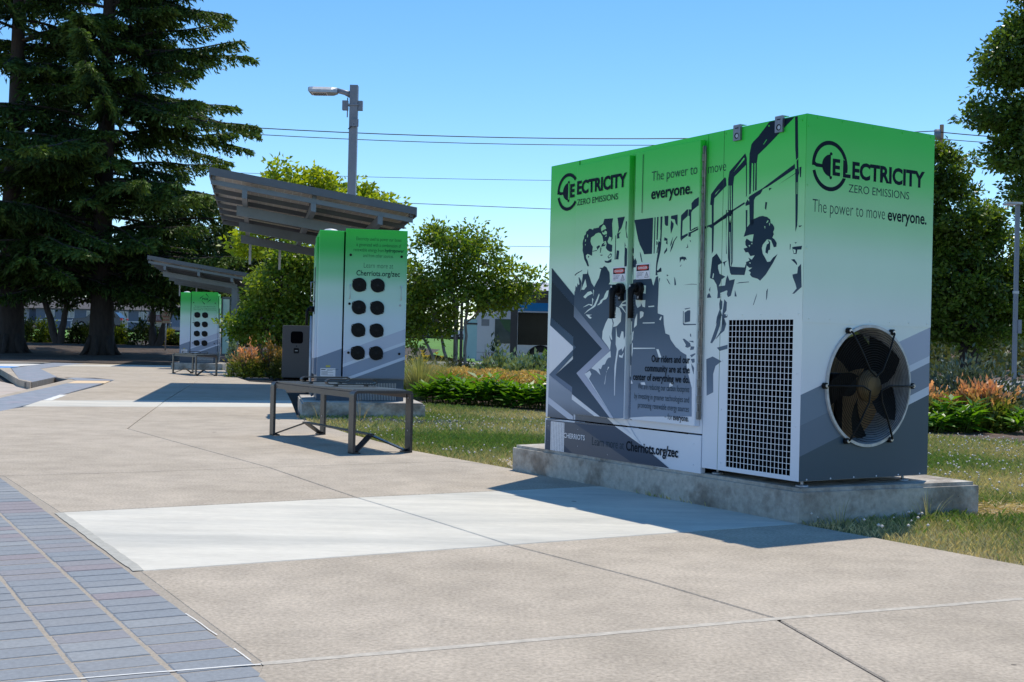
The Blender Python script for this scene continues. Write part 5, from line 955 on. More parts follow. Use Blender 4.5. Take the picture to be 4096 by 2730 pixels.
for i, (x, y, s_, lb, mt) in enumerate(((-78, 240, 6.5, 'distant tree behind the apartments at the far left', m_lf_dark), (-58, 232, 5.5, 'distant tree right of the apartment building', m_lf_dark), (-36, 160, 3.8, 'distant dark tree beyond the street behind the small shelter', m_lf_dark),
         (-19, 140, 3.6, 'distant round tree beyond the lawn, left of the middle charger cabinet', m_lf_grey), (-9.5, 128, 3.0, 'distant dark tree beyond the lawn, right of the middle charger cabinet', m_lf_dark), (-13.5, 150, 4.0, 'distant tree behind the white car', m_lf_dark), (1.6, 105, 3.0, 'small tree crown above the station roof beside the cabinet', m_lf_lime), (-2, 160, 3.4, 'distant tree behind the bus', m_lf_dark),
         (46, 90, 3.6, 'distant tree at the right edge behind the lamp post', m_lf_dark), (38, 95, 3.3, 'distant tree behind the dense right tree', m_lf_dark))):
    z_ = float(hgt(x, y)); broadleaf('background_tree', lb, (x, y, z_), [(0, 0, s_ * .6)], [(0, 0, s_ * 1.0, s_ * .75, s_ * .6, s_ * .62), (s_ * .5, 0, s_ * .7, s_ * .55, s_ * .5, s_ * .45), (-s_ * .5, 0, s_ * .75, s_ * .5, s_ * .5, s_ * .5)], 60, 38, .09 * s_, mt, m_bark_m, .05 * s_, .24 * s_, 'trees far beyond the lawn', 40 + i)

# ------------------------------------------------------------------ SHRUBS AND BED PLANTS
def shrub(name, label, base, rx, ry, h, n, ln, wd, mat, seed, group=None, top=None, cat='shrub', upw=.5, shell=.55, lobes=1):
    rng = np.random.default_rng(seed); t = thing(name, label, cat, base, 0, group); b = bmesh.new()
    for k in range(9): a = 2 * PI * k / 9 + rng.uniform(-.3, .3); q = rng.uniform(.3, .85); tube(b, [(0, 0, -.03), (math.cos(a) * rx * q * .5, math.sin(a) * ry * q * .5, h * .45), (math.cos(a) * rx * q, math.sin(a) * ry * q, h * .8)], [.012, .009, .004], 4)
    obj('stem', b, m_bark_m, t)
    nc = max(14, n // 26); d = unit(rng.normal(size=(nc, 3))); d[:, 2] = np.abs(d[:, 2]) * 1.1 - .12; d = unit(d); r = rng.uniform(shell, 1, (nc, 1)) * (1 + .16 * rng.normal(size=(nc, 1)))
    C = d * r * np.array([rx, ry, h]) * np.array([1, 1, .93]); C[:, 2] = np.maximum(C[:, 2], .016); ci = rng.integers(0, nc, n)
    off = rng.normal(size=(n, 3)) * np.array([rx, ry, h]) * .13; P = C[ci] + off; P[:, 2] = np.maximum(P[:, 2], .01); D = unit(P / np.array([rx, ry, h])) * .8 + rng.normal(size=(n, 3)) * .5 + np.array([0, 0, upw])
    tn = tints(n, .7, 1.25, rng)
    if top is not None: tn[:, 0] = np.clip((P[:, 2] / h - top) * 2.6 + rng.normal(size=n) * .22, 0, 1)
    obj('foliage', leaf_mesh('foliage', P, D, ln, wd, mat, tn, rng=rng), None, t); return t
m_sh_dark = leafmat('hedge_leaves', (.012, .03, .008), (.05, .085, .012), .5, .25); m_sh_yel = leafmat('golden_leaves', (.10, .15, .015), (.42, .38, .05), .5, .35)
m_sh_lime = leafmat('bright_hedge_leaves', (.04, .08, .01), (.16, .22, .02), .5, .35); m_nandina = leafmat('nandina_leaves', (.16, .22, .03), (.80, .40, .20), .42, .38, .4, (1.3, 1.1, .7))
m_nandina2 = leafmat('bronze_leaves', (.08, .11, .02), (.34, .22, .06), .45, .35, .4, (1.4, 1.1, .6)); m_glossy = leafmat('glossy_leaves', (.05, .15, .015), (.15, .33, .02), .38, .42, .35); m_silver = leafmat('silvery_leaves', (.11, .19, .07), (.32, .40, .24), .30, .2, .6)
m_var = leafmat('bluish_leaves', (.05, .085, .06), (.16, .20, .15), .34, .2, .5)
for i, (x, w_, h_, lb, mt) in enumerate(((-22.6, .8, 1.15, 'round dark shrub beside the left conifer trunk', m_sh_dark), (-21.6, .55, 1.0, 'yellow-green shrub second from the left edge', m_sh_lime), (-20.0, .75, .95, 'dark shrub right of the curved tree trunk', m_sh_dark), (-18.9, .85, 1.15, 'round dark shrub left of the big conifer trunk', m_sh_dark), (-18.1, .4, .8, 'small spiky shrub touching the left side of the big trunk', m_sh_lime),
        (-16.9, 1.0, 1.25, 'largest dark shrub right of the big conifer trunk', m_sh_dark), (-15.85, .45, .75, 'golden tipped shrub between two dark trunks', m_sh_yel), (-14.9, .4, .55, 'small golden shrub beside the side-limbed tree', m_sh_yel), (-13.6, .9, .72, 'golden topped hedge behind the white sign', m_sh_yel), (-12.2, .8, .75, 'golden topped hedge right of the white sign', m_sh_yel), (-15.3, .9, .5, 'low dark shrub under the side-limbed tree', m_sh_dark), (-13.0, 1.0, .55, 'low dark shrub at the foot of the sign post', m_sh_dark))):
    y_ = 56.5 - .35 * (i % 3); x_ = x * y_ / 55.0; shrub('hedge_shrub', lb, (x_, y_, float(hgt(x_, y_))), w_ * .78, .6, h_, 1500, .13, .08, mt, 60 + i, 'shrubs under the left trees')
shrub('nandina_shrub', 'orange and red nandina shrub below the far shelter post', (-5.72, 25.6, 0), .34, .3, .66, 1500, .075, .032, m_nandina, 80, None, .42); shrub('nandina_shrub', 'bronze green shrub between the orange nandina and the litter bin', (-5.25, 25.9, 0), .36, .3, .74, 1500, .075, .032, m_nandina2, 81, None, .35)
shrub('nandina_shrub', 'bronze tipped shrub touching the left side of the litter bin', (-4.88, 25.6, 0), .3, .3, .66, 1300, .075, .032, m_nandina2, 82, None, .5); shrub('green_shrub', 'green shrub behind the orange nandina', (-5.9, 28.8, 0), .55, .4, .62, 1300, .09, .05, m_lf_mid, 83)
shrub('grey_shrub', 'thin grey-green shrub at the far shelter post', (-7.6, 33.0, 0), .32, .3, .85, 500, .09, .05, m_silver, 84)
# front row of glossy long-leaved plants
def rosette(name, label, base, r, h, n_st, ln, wd, mat, seed, group, per=9):
    rng = np.random.default_rng(seed); t = thing(name, label, 'plant', base, 0, group); b = bmesh.new(); PP = []; DD = []
    for k in range(n_st):
        a = rng.uniform(0, 2 * PI); q = rng.random() ** .55; hh = h * rng.uniform(.45, 1.0) * (1 - .32 * q * q); tip = np.array([math.cos(a) * r * q, math.sin(a) * r * q * .85, hh]); tube(b, [(tip[0] * .6, tip[1] * .6, -.02), tuple(tip)], [.006, .004], 4)
        for j in range(per):
            z_ = tip - np.array([0, 0, .10]) * (j / per) * h / .5; az = j * 2.4 + a; PP.append(z_); DD.append([math.cos(az), math.sin(az), .55 - .75 * (j / per) + rng.uniform(-.2, .2)])
    obj('stem', b, m_sh_stem, t); n = len(PP); obj('foliage', leaf_mesh('foliage', np.array(PP), np.array(DD), ln, wd, mat, tints(n, .75, 1.25, rng), .22, rng, up=.25), None, t); return t
m_sh_stem = M('green_stem', (.07, .12, .016), .6)
ords = 'first second third fourth fifth sixth seventh eighth ninth'.split()
for i in range(9):
    t_ = i / 8; x_ = -1.06 + t_ * 1.95; y_ = 16.35 - t_ * 1.35; rosette('hellebore_plant', '%s glossy long-leaved plant from the left in the front row of the bed' % ords[i], (x_, y_, 0), .22 + .045 * (i * 5 % 4), (.25, .36, .27, .40, .26, .34, .24, .45, .35)[i], 22 + 4 * (i * 5 % 4), .20, .058, m_glossy, 100 + i, 'glossy plants along the bed front')
for i in range(4):
    rosette('hellebore_plant', '%s glossy plant from the left, second row of the bed' % ords[i], (-.75 + i * .42, 16.8 - i * .28, 0), .26, .25, 18, .17, .05, m_glossy, 120 + i, 'glossy plants along the bed front')
for i, (x_, y_, r_, h_, lb) in enumerate(((-.15, 19.7, .42, .62, 'silvery green shrub in the middle of the bed'), (.38, 19.2, .42, .58, 'silvery green shrub nearer the large cabinet'), (.1, 18.6, .3, .5, 'low silvery shrub in front of the other silvery ones'), (.95, 18.8, .35, .56, 'small-leaved shrub touching the left edge of the large cabinet'))):
    shrub('viburnum_shrub', lb, (x_, y_, 0), r_ * 1.25, r_, h_ * .98, 3000, .09, .055, m_silver, 130 + i, 'silvery shrubs in the bed')
shrub('camellia_shrub', 'dark leafy shrub before the bus wheel', (.72, 20.5, 0), .26, .26, .78, 520, .085, .045, m_glossy, 140); shrub('camellia_shrub', 'dark low shrub at the feet of the grey stems', (-1.05, 22.8, 0), .5, .3, .55, 1100, .07, .04, m_sh_dark, 141)
shrub('camellia_shrub', 'slim dark shrub against the white side of the bus', (-.38, 22.0, 0), .22, .2, .85, 380, .08, .045, m_lf_dark, 142); shrub('dark_shrub', 'dark drooping plant behind the yellow lilies', (-1.75, 21.8, 0), .34, .3, .62, 700, .10, .04, m_sh_dark, 143)
# orange sedum carpet, ornamental grass, day lilies
rng = np.random.default_rng(5); n = 13000; P = np.stack([rng.uniform(-1.5, 1.75, n), rng.uniform(17.0, 19.4, n), np.zeros(n)], 1); P[:, 1] -= P[:, 0] * .35; P[:, 2] = .385 + .05 * np.sin(P[:, 0] * 6) * np.cos(P[:, 1] * 5) - np.abs(rng.normal(size=n)) * .05
m_sedum = leafmat('sedum_flowers', (.52, .46, .09), (.82, .55, .24), .6, .3, .3, (1.2, 1, .6))
o = obj('orange_ground_cover', leaf_mesh('orange_ground_cover', P, rng.normal(size=(n, 3)) * .7 + np.array([0, 0, 1]), .05, .04, m_sedum, tints(n, .75, 1.2, rng), rng=rng), None, kind='stuff'); o['label'] = 'flat carpet of orange and yellow sedum flowers in the bed'
def grass_tuft(name, label, base, r, h, n, mat, seed, spread=.5, wd=.006):
    rng = np.random.default_rng(seed); t = thing(name, label, 'plant', base); a = rng.uniform(0, 2 * PI, n); q = rng.random(n) ** .7; L_ = h * rng.uniform(.6, 1.1, n); V = []; F = []; k = 5; tn = tints(n, .7, 1.25, rng)
    lean = q * spread; bx = np.cos(a) * r * .25 * q; by = np.sin(a) * r * .25 * q
    for i in range(k + 1):
        s_ = i / k; x = bx + np.cos(a) * lean * L_ * s_ ** 1.7 * 1.2; y = by + np.sin(a) * lean * L_ * s_ ** 1.7 * 1.2; z = L_ * (s_ - .28 * lean * s_ ** 2.5); w_ = wd * (1 - s_ * .9)
        V.append(np.stack([x - np.sin(a) * w_, y + np.cos(a) * w_, z], 1)); V.append(np.stack([x + np.sin(a) * w_, y - np.cos(a) * w_, z], 1))
    V = np.stack(V, 1).reshape(-1, 3); m_ = 2 * (k + 1); base_i = np.arange(n)[:, None] * m_; F = np.concatenate([base_i + np.array([2 * i, 2 * i + 1, 2 * i + 3, 2 * i + 2]) for i in range(k)], 1).reshape(-1, 4)
    A = np.repeat(np.concatenate([tn, np.ones((n, 2))], 1), m_, 0); o = obj('blades', np_mesh('blades', V, F, mat, attr=A), None, t, kind='stuff'); return t
m_blue_grass = leafmat('blue_grass', (.13, .19, .10), (.36, .36, .20), .5, .4); m_straw = leafmat('straw', (.34, .27, .14), (.55, .45, .25), .6, .3)
grass_tuft('ornamental_grass', 'large grey-green ornamental grass tuft beside the plinth of the middle charger cabinet', (-1.32, 17.1, 0), .55, .72, 900, m_blue_grass, 7, .75, .004)
grass_tuft('ornamental_grass', 'smaller grass tuft left of the glossy plants', (-1.02, 17.7, 0), .4, .62, 500, m_blue_grass, 8, .75, .004)
grass_tuft('ornamental_grass', 'straw coloured wispy grass tuft among the sedum', (-.55, 17.4, 0), .3, .40, 300, m_straw, 9, .6, .003)
m_lily = M('lily_petal', (.85, .62, .016), .5, n=(20, .08)); m_lily_leaf = leafmat('lily_leaves', (.09, .19, .02), (.18, .30, .02), .45, .4)
for j, (x_, y_, lb) in enumerate(((-2.0, 20.6, 'clump of yellow day lilies nearest the middle charger cabinet'), (-1.55, 21.0, 'clump of yellow day lilies in front of the grey stems'), (-1.75, 19.6, 'low clump of yellow day lilies behind the grass tuft'))):
    t = grass_tuft('day_lily', lb, (x_, y_, 0), .35, .5, 130, m_lily_leaf, 30 + j, .7, .012); t['group'] = 'yellow day lilies'; r3 = random.Random(j)
    for k in range(8):
        a = r3.uniform(0, 6.28); q = r3.uniform(.05, .38); fx, fy, fz = q * math.cos(a), q * math.sin(a) * .6, r3.uniform(.48, .66); b = bmesh.new()
        for p_ in range(6):
            c = 2 * PI * p_ / 6; v0 = b.verts.new((fx, fy, fz)); tip = b.verts.new((fx + .045 * math.cos(c), fy + .045 * math.sin(c), fz + .045)); s1 = b.verts.new((fx + .03 * math.cos(c + .45), fy + .03 * math.sin(c + .45), fz + .035)); s2 = b.verts.new((fx + .03 * math.cos(c - .45), fy + .03 * math.sin(c - .45), fz + .035)); b.faces.new((v0, s2, tip, s1))
        tube(b, [(fx * .3, fy * .3, 0), (fx, fy, fz)], .003, 3); obj('flower', b, m_lily, t)
# right hand bed
shrub('nandina_shrub', 'orange nandina touching the right side of the large cabinet', (4.62, 12.95, 0), .30, .25, .44, 2200, .075, .034, m_nandina, 150, 'nandinas in the right bed', .55)
shrub('nandina_shrub', 'tallest orange and pink nandina with many stems in the right bed', (5.12, 12.9, 0), .32, .25, .50, 2800, .075, .034, m_nandina, 151, 'nandinas in the right bed', .50)
rosette('hellebore_plant', 'bright green long-leaved plant in front of the orange nandinas', (4.72, 12.55, 0), .24, .36, 18, .18, .055, m_glossy, 152, 'glossy plants in the right bed'); rosette('hellebore_plant', 'low green plant at the right edge of the picture', (5.62, 12.5, 0), .36, .27, 34, .16, .052, m_glossy, 153, 'glossy plants in the right bed')
rosette('hellebore_plant', 'low green plant beyond the cabinet, lowest left in the right bed', (4.4, 12.5, 0), .22, .24, 16, .15, .05, m_glossy, 154, 'glossy plants in the right bed')
shrub('bluish_shrub', 'wide mound of bluish green leaves behind the orange nandinas', (6.5, 17.2, 0), .85, .7, .68, 3800, .085, .04, m_var, 155); shrub('bluish_shrub', 'dark shrub right of the tallest nandina', (5.95, 14.6, 0), .3, .3, .46, 900, .07, .035, m_sh_dark, 156)
rng = np.random.default_rng(6); n = 16000; x_ = rng.uniform(9, 40, n); y_ = rng.uniform(44, 60, n); z_ = np.interp(y_, [44, 47, 52, 60], [.05, .35, 1.1, 1.7]) + .10 * np.sin(x_ * 1.7) * np.cos(y_ * 2.1) + rng.uniform(-.1, .12, n)
m_ivy = leafmat('ivy_leaves', (.05, .075, .02), (.16, .19, .10), .45, .2)
b = prism(bmesh.new(), [(9, 43), (42, 43), (42, 62), (9, 62)], -.3, 0); 
for v in b.verts:
    if v.co.z > -.1: v.co.z = float(np.interp(v.co.y, [43, 62], [-.02, 1.75]))
obj('bank', b, m_mulch, kind='structure')
o = obj('ivy_ground_cover', leaf_mesh('ivy_ground_cover', np.stack([x_, y_, z_], 1), rng.normal(size=(n, 3)) + np.array([0, -.4, .6]), .3, .2, m_ivy, tints(n, .6, 1.2, rng), rng=rng), None, kind='stuff'); o['label'] = 'ivy covered bank behind the parking lot'

# ------------------------------------------------------------------ LAWN BLADES, CLOVER, WEEDS, FALLEN LEAVES
def inside(P, poly):
    c = np.zeros(len(P), bool); n = len(poly)
    for i in range(n):
        (x1, y1), (x2, y2) = poly[i - 1], poly[i]; m = ((y1 > P[:, 1]) != (y2 > P[:, 1])) & (P[:, 0] < (x2 - x1) * (P[:, 1] - y1) / (y2 - y1 + 1e-12) + x1); c ^= m
    return c
pl_xy = [(1.36, 5.58), (2.40, 6.09), (1.08, 8.62), (.02, 7.71)]
c2_ = math.cos(.2); s2_ = math.sin(.2); pl2 = [(-2.113 + x * c2_ - y * s2_, 12.93 + x * s2_ + y * c2_) for x, y in ((-.16, -.42), (1.14, -.42), (1.14, 1.35), (-.16, 1.35))]
def patch(P): return .5 + .25 * np.sin(P[:, 0] * 1.9 + 1.3 * np.sin(P[:, 1] * 1.1)) + .25 * np.sin(P[:, 1] * 2.3 + P[:, 0] * .7 + 1.0)
def blades(n, xr, yr, hgt_, w_, seed):
    rng = np.random.default_rng(seed); P = np.stack([rng.uniform(*xr, n), rng.uniform(*yr, n)], 1); k = inside(P, lawn_pts) & ~inside(P, pl_xy) & ~inside(P, pl2)
    k &= ~((P[:, 0] > 2.30) & (P[:, 0] < 4.0) & (np.abs(P[:, 1] - 6.18 - .2 * (P[:, 0] - 2.3)) < .25) & (rng.random(n) < .93)); P = P[k]; n = len(P)
    dry = np.clip(patch(P) * 1.15 - .02 + rng.normal(size=n) * .25, 0, 1); h = hgt_ * rng.uniform(.4, 1.2, n) * (1.15 - .45 * dry); a = rng.uniform(0, 2 * PI, n); ln = rng.uniform(.1, .9, n) * h; b_ = rng.uniform(0, 2 * PI, n)
    z0 = np.full(n, -.012); q = np.stack([P[:, 0], P[:, 1], z0], 1); wv = np.stack([np.cos(a), np.sin(a), a * 0], 1) * w_; tip = q + np.stack([np.cos(b_) * ln, np.sin(b_) * ln, h], 1); mid = q + np.stack([np.cos(b_) * ln * .3, np.sin(b_) * ln * .3, h * .6], 1)
    V = np.stack([q - wv, q + wv, mid + wv * .8, tip], 1).reshape(-1, 3); A = np.repeat(np.stack([np.clip(dry * 1.1 - .05, 0, 1), rng.uniform(.65, 1.25, n), np.ones(n), np.ones(n)], 1), 4, 0)
    return V, np.arange(4 * n).reshape(n, 4), A
m_blade = leafmat('grass_blades', (.14, .245, .055), (.62, .52, .34), .55, .35)
for nm, ar in (('near', (330000, (-2.6, 4.6), (4.4, 10.5), .042, .0011, 1)), ('far', (240000, (-2.6, 8), (9.5, 16.8), .048, .002, 2))):
    V, F, A = blades(*ar); o = obj('grass', np_mesh('grass', V, F, m_blade, attr=A), None, kind='stuff'); o['label'] = 'short grass, green with straw coloured patches, %s part of the lawn' % nm
rng = np.random.default_rng(9); n = 3600; P = np.stack([rng.uniform(-2.3, 7, n), rng.uniform(5, 14, n)], 1); cl = (np.sin(P[:, 0] * 2.1 + 2) * np.sin(P[:, 1] * 1.7 + .4) > -.1) | (P[:, 0] > 2.6); k = inside(P, lawn_pts) & ~inside(P, pl_xy) & ~inside(P, pl2) & cl & ~((P[:, 0] > 2.0) & (P[:, 1] < 6.6)); P = P[k]
V = []; F = []
ico = np.array([(0, 0, 1), (.9, 0, .3), (.28, .86, .3), (-.73, .53, .3), (-.73, -.53, .3), (.28, -.86, .3), (0, 0, -.7)]); icf = np.array([(0, 1, 2), (0, 2, 3), (0, 3, 4), (0, 4, 5), (0, 5, 1), (6, 2, 1), (6, 3, 2), (6, 4, 3), (6, 5, 4), (6, 1, 5)])
for i, p in enumerate(P): V.append(ico * rng.uniform(.006, .011) + np.array([p[0], p[1], rng.uniform(.025, .055)])); F.append(icf + 7 * i)
o = obj('clover_flowers', np_mesh('clover_flowers', np.concatenate(V), np.concatenate(F), M('clover_white', (.66, .60, .56), .8, n=(300, .2))), None, kind='stuff'); o['label'] = 'small white clover heads dotted over the lawn'
n = 500; a = np.array([1.36, 5.58]); c_ = np.array([2.40, 6.09]); q = rng.random((n, 1)); P2 = a + (c_ - a) * q + np.array([.3, -.55]) * rng.uniform(.02, .28, (n, 1))
P3 = np.concatenate([P2, np.ones((n, 1)) * -.012], 1)
for i, (lb, bx, by, nn, hh) in enumerate((('tall grass weeds against the right end of the near plinth', 2.05, 5.82, 16, .16), ('weeds at the near corner of the plinth', 1.55, 5.57, 16, .15), ('weed stalks at the plinth behind the bench', -1.95, 12.25, 18, .30), ('weed stalks left of the plinth front', -1.55, 12.3, 14, .26))):
    grass_tuft('weed_tuft', lb, (bx, by, -.01), .3, hh, nn, m_straw if i > 1 else m_blade, 200 + i, .8, .0022)['group'] = 'weeds along the plinths'
obj('bare_soil', prism(bmesh.new(), [(2.33, 6.0), (2.7, 5.93), (3.3, 6.1), (3.9, 6.3), (4.1, 6.55), (3.5, 6.62), (2.9, 6.5), (2.5, 6.42), (2.2, 6.55), (1.9, 7.0), (1.8, 6.95)], -.1, -.008), M('dry_soil', (.33, .255, .19), .95, n=(25, .3), bump=(40, .01)), kind='structure')
# dry straw patch right of the near plinth, grit beside the plinths
n = 2600; P = np.stack([rng.normal(2.75, .32, n), rng.normal(6.25, .16, n), rng.uniform(-.008, .012, n)], 1); D = np.stack([rng.normal(size=n), rng.normal(size=n), rng.normal(size=n) * .12], 1)
o = obj('dry_straw', leaf_mesh('dry_straw', P, D, .09, .005, m_straw, tints(n, .8, 1.4, rng), rng=rng), None, kind='stuff'); o['label'] = 'patch of dry straw on the lawn beside the near plinth'
obj('drain_slab', prism(bmesh.new(), [(-0.092,8.394),(0.023,7.834),(0.043,8.21),(-0.039,8.444)], -.05, .004), m_conc, kind='structure'); obj('drain_slab', prism(bmesh.new(), [(-2.0, 12.42), (-.9, 12.62), (-.8, 12.25), (-1.5, 12.05)], -.05, .0), m_conc, kind='structure')
n = 1400; P = np.stack([rng.normal(-1.1, .35, n), rng.normal(12.1, .12, n), rng.uniform(-.005, .01, n)], 1); n = len(P)
o = obj('gravel', leaf_mesh('gravel', P, rng.normal(size=(n, 3)), .03, .028, leafmat('gravel_grey', (.22, .21, .2), (.42, .40, .37), .8, 0), tints(n, .7, 1.2, rng), .4, rng), None, kind='stuff'); o['label'] = 'grey gravel beside the plinths'

# ------------------------------------------------------------------ STATION ROOF, BUS, BUILDINGS, CARS
m_brown = M('brown_steel', (.04, .034, .031), .5, .2, n=(4, .1)); m_roofmetal = M('roof_metal', (.46, .45, .46), .45, .3, n=(6, .05)); m_busw = M('bus_white', (.66, .70, .72), .3, n=(3, .02)); m_busb = M('bus_blue', (.01, .26, .55), .3, n=(3, .05)); m_win = M('dark_window', (.008, .009, .010), .2, n=(3, .3), spec=.2); m_tyre = M('tyre_rubber', (.02, .02, .02), .8)
t = thing('station_shelter', 'low brown station shelter with a pale ribbed metal roof in front of the bus', 'bus shelter', (0, 44, 0))
b = bmesh.new(); v = [b.verts.new(p) for p in ((-1.3, 0, 2.86), (12, 0, 2.86), (12, 4, 3.5), (-1.3, 4, 3.36), (-1.3, 0, 2.80), (12, 0, 2.80), (12, 4, 3.44), (-1.3, 4, 3.30))]
for f in ((0, 1, 2, 3), (7, 6, 5, 4), (0, 4, 5, 1), (1, 5, 6, 2), (2, 6, 7, 3), (3, 7, 4, 0)): b.faces.new([v[i] for i in f])
bmesh.ops.recalc_face_normals(b, faces=b.faces[:]); obj('roof', b, m_roofmetal, t)
for i in range(9):
    x = -.7 + i * 1.45; b = bmesh.new(); tube(b, [(x, 0, 2.875), (x + .5, 4, 3.46)], .03, 4); obj('roof_rib', b, m_brown, t)
obj('fascia', boxm(-1.35, 12, -.1, -.01, 2.60, 2.87), m_brown, t); obj('soffit', boxm(-1.3, 12, 0, 4, 2.64, 2.78), m_brown, t); obj('beam', boxm(-1.3, 12, .05, .25, 2.42, 2.63), m_brown, t)
for x0, x1 in ((-.07, .19), (-2.16, -2.0), (-1.93, -1.83), (4.5, 4.76)): obj('column', boxm(x0, x1, -.05, .15, -.3, 2.6), m_brown, t)
obj('speaker_box', boxm(-.10, .08, -.12, -.052, 2.12, 2.42), m_galvflat, t); obj('glass_screen', boxm(-1.80, -1.30, .0, .03, .3, 1.75), m_glass, t); obj('screen_rail', boxm(-1.81, -1.29, -.02, .05, 1.56, 1.62), m_brown, t); obj('fascia_end', boxm(-2.2, -1.36, -.05, .1, 2.45, 2.6), m_brown, t)
t = thing('bus', 'white city bus with a blue roof band parked behind the station shelter', 'bus', (-1.55, 50, -.2))
obj('body', boxm(0, 11.8, 0, 2.5, .32, 3.0, bev=.08), m_busw, t); obj('roof_band', boxm(.02, 11.78, -.006, -.001, 2.48, 2.98), m_busb, t)
obj('window_band', boxm(1.78, 11.4, -.008, -.0011, 1.06, 2.42), m_win, t); o = obj('door', boxm(.82, 1.50, -.02, -.001, 1.10, 2.12), M('door_glass', (.05, .08, .085), .15, n=(2, .3)), t)
b = bmesh.new(); flat(b, [(1.0, 2.1), (1.49, 2.1), (1.49, 1.55), (1.25, 1.7)], lambda a, c: (a, -.0215, c)); obj('green_print_panel', b, M('bus_green_print', (.03, .11, .045), .3), o)  # green wave art printed on the door glass
obj('side_sign', boxm(.25, .58, -.006, -.001, 1.82, 2.1), M('grey_grille', (.25, .27, .28), .5), t); obj('window_divider', boxm(3.4, 3.45, -.012, -.0081, 1.06, 2.42), m_black, t)
for x in (.02, .42, .8, 1.6): obj('panel_seam', boxm(x, x + .015, -.004, -.0011, .35, 1.05), m_galvflat, t)
obj('panel_seam', boxm(0.02, 11.7, -.004, -.0011, .70, .715), m_galvflat, t)
for x in (2.75, 8.6):
    w_ = bmesh.new(); tube(w_, [(x, -.02, .5), (x, .28, .5)], .48, 28); w = obj('wheel', w_, m_tyre, t); b = bmesh.new(); tube(b, [(x, -.035, .5), (x, -.021, .5)], .26, 20); obj('rim', b, m_galv, w)
    b = bmesh.new(); n_ = 16; A = [(x + .6 * math.cos(PI * i / n_), .5 + .56 * math.sin(PI * i / n_)) for i in range(n_ + 1)]; flat(b, A, lambda a, c: (a, -.004, c)); obj('wheel_arch', b, m_black, t)
put_text('Cherriots.org', .7, 2.02, 2.52, .12, lambda a, c: (a, -.0085, c), m_white, t, .02)
put_text('A', .95, 1.35, .25, .48, lambda a, c: (a, -.003, c), m_galvflat, t, -.01)

m_side = M('blue_grey_siding', (.11, .145, .20), .8, n=(2, .1)); m_side2 = M('grey_siding', (.25, .27, .30), .8, n=(2, .1)); m_roofs = M('shingle_roof', (.085, .08, .085), .9, n=(2, .2)); m_trim = M('white_trim', (.6, .62, .64), .6); m_pane = M('window_pane', (.20, .26, .30), .15, n=(1, .3)); m_redrail = M('red_railing', (.16, .03, .025), .6)
def building(label, x0, x1, y, z0, ze, zr, wm, wins, balc=()):
    t = thing('apartment_building', label, 'building', ((x0 + x1) / 2, y, z0)); w = (x1 - x0) / 2; e = ze - z0; r = zr - z0
    obj('wall', boxm(-w, w, 0, 11, -.5, e), wm, t); b = bmesh.new(); v = [b.verts.new(p) for p in ((-w - .5, -.6, e), (w + .5, -.6, e), (w + .5, 11.6, e), (-w - .5, 11.6, e), (-w + 2, 5.5, r), (w - 2, 5.5, r))]
    for f in ((0, 1, 5, 4), (1, 2, 5), (2, 3, 4, 5), (3, 0, 4), (3, 2, 1, 0)): b.faces.new([v[i] for i in f])
    obj('roof', b, m_roofs, t); obj('trim_board', boxm(-w, w, -.04, -.001, e * .47, e * .47 + .18), m_trim, t)
    for (wx, wz, ww, wh) in wins:
        f = obj('window', boxm(wx - ww / 2 - .1, wx + ww / 2 + .1, -.06, -.001, wz - .1, wz + wh + .1), m_trim, t); obj('pane', boxm(wx - ww / 2, wx - .04, -.07, -.061, wz, wz + wh), m_pane, f); obj('pane', boxm(wx + .04, wx + ww / 2, -.07, -.061, wz, wz + wh), m_pane, f)
    for (bx, bz, bw) in balc:
        k = obj('balcony', boxm(bx - bw / 2, bx + bw / 2, -1.3, -.001, bz - .15, bz), m_redrail, t); b = bmesh.new()
        box(b, bx - bw / 2, bx + bw / 2, -1.3, -1.25, bz + .9, bz + 1.0)
        for q in range(int(bw / .16)): box(b, bx - bw / 2 + q * .16, bx - bw / 2 + q * .16 + .05, -1.3, -1.26, bz, bz + .9)
        obj('railing', b, m_redrail, k); obj('balcony_door', boxm(bx - .9, bx + .9, -.03, -.0011, bz, bz + 2.0), m_pane, t)
    return t
building('two-storey blue-grey apartment block with red balconies far behind the left trees', -84, -60, 210, 1.5, 5.6, 7.9, m_side, [(-9.5, 2.6, 1.4, 1.1), (-6, 2.6, 1.4, 1.1), (-2.2, 2.6, 1.5, 1.1), (-9.5, .5, 1.4, 1.2), (-5, .5, 1.4, 1.2), (-1.5, .5, 1.4, 1.2), (7.0, 2.6, 1.5, 1.1), (3.5, 2.6, 1.4, 1.1), (3.5, .5, 1.4, 1.1)], [(9.8, 2.3, 3.4), (9.8, .15, 3.4)])
building('grey apartment block seen through the gap left of the big conifer trunk', -104, -86, 212, 1.5, 5.6, 7.6, m_side2, [(7, 2.6, 1.4, 1.1), (4, 2.6, 1.4, 1.1), (0, 2.6, 1.4, 1.1), (7, .5, 1.4, 1.2), (3, .5, 1.4, 1.2)])
building('plain grey house behind the trees right of the far shelter', -45, -31, 190, 1.4, 4.4, 6.6, m_side2, [(-4, 1.2, 1.2, 1.1), (3, 1.2, 1.2, 1.1)])
building('low pale house beyond the lawn behind the oak', -27, -16, 185, 1.4, 3.6, 5.2, m_side2, [(-2, .9, 1.2, 1.0), (3, .9, 1.2, 1.0)])
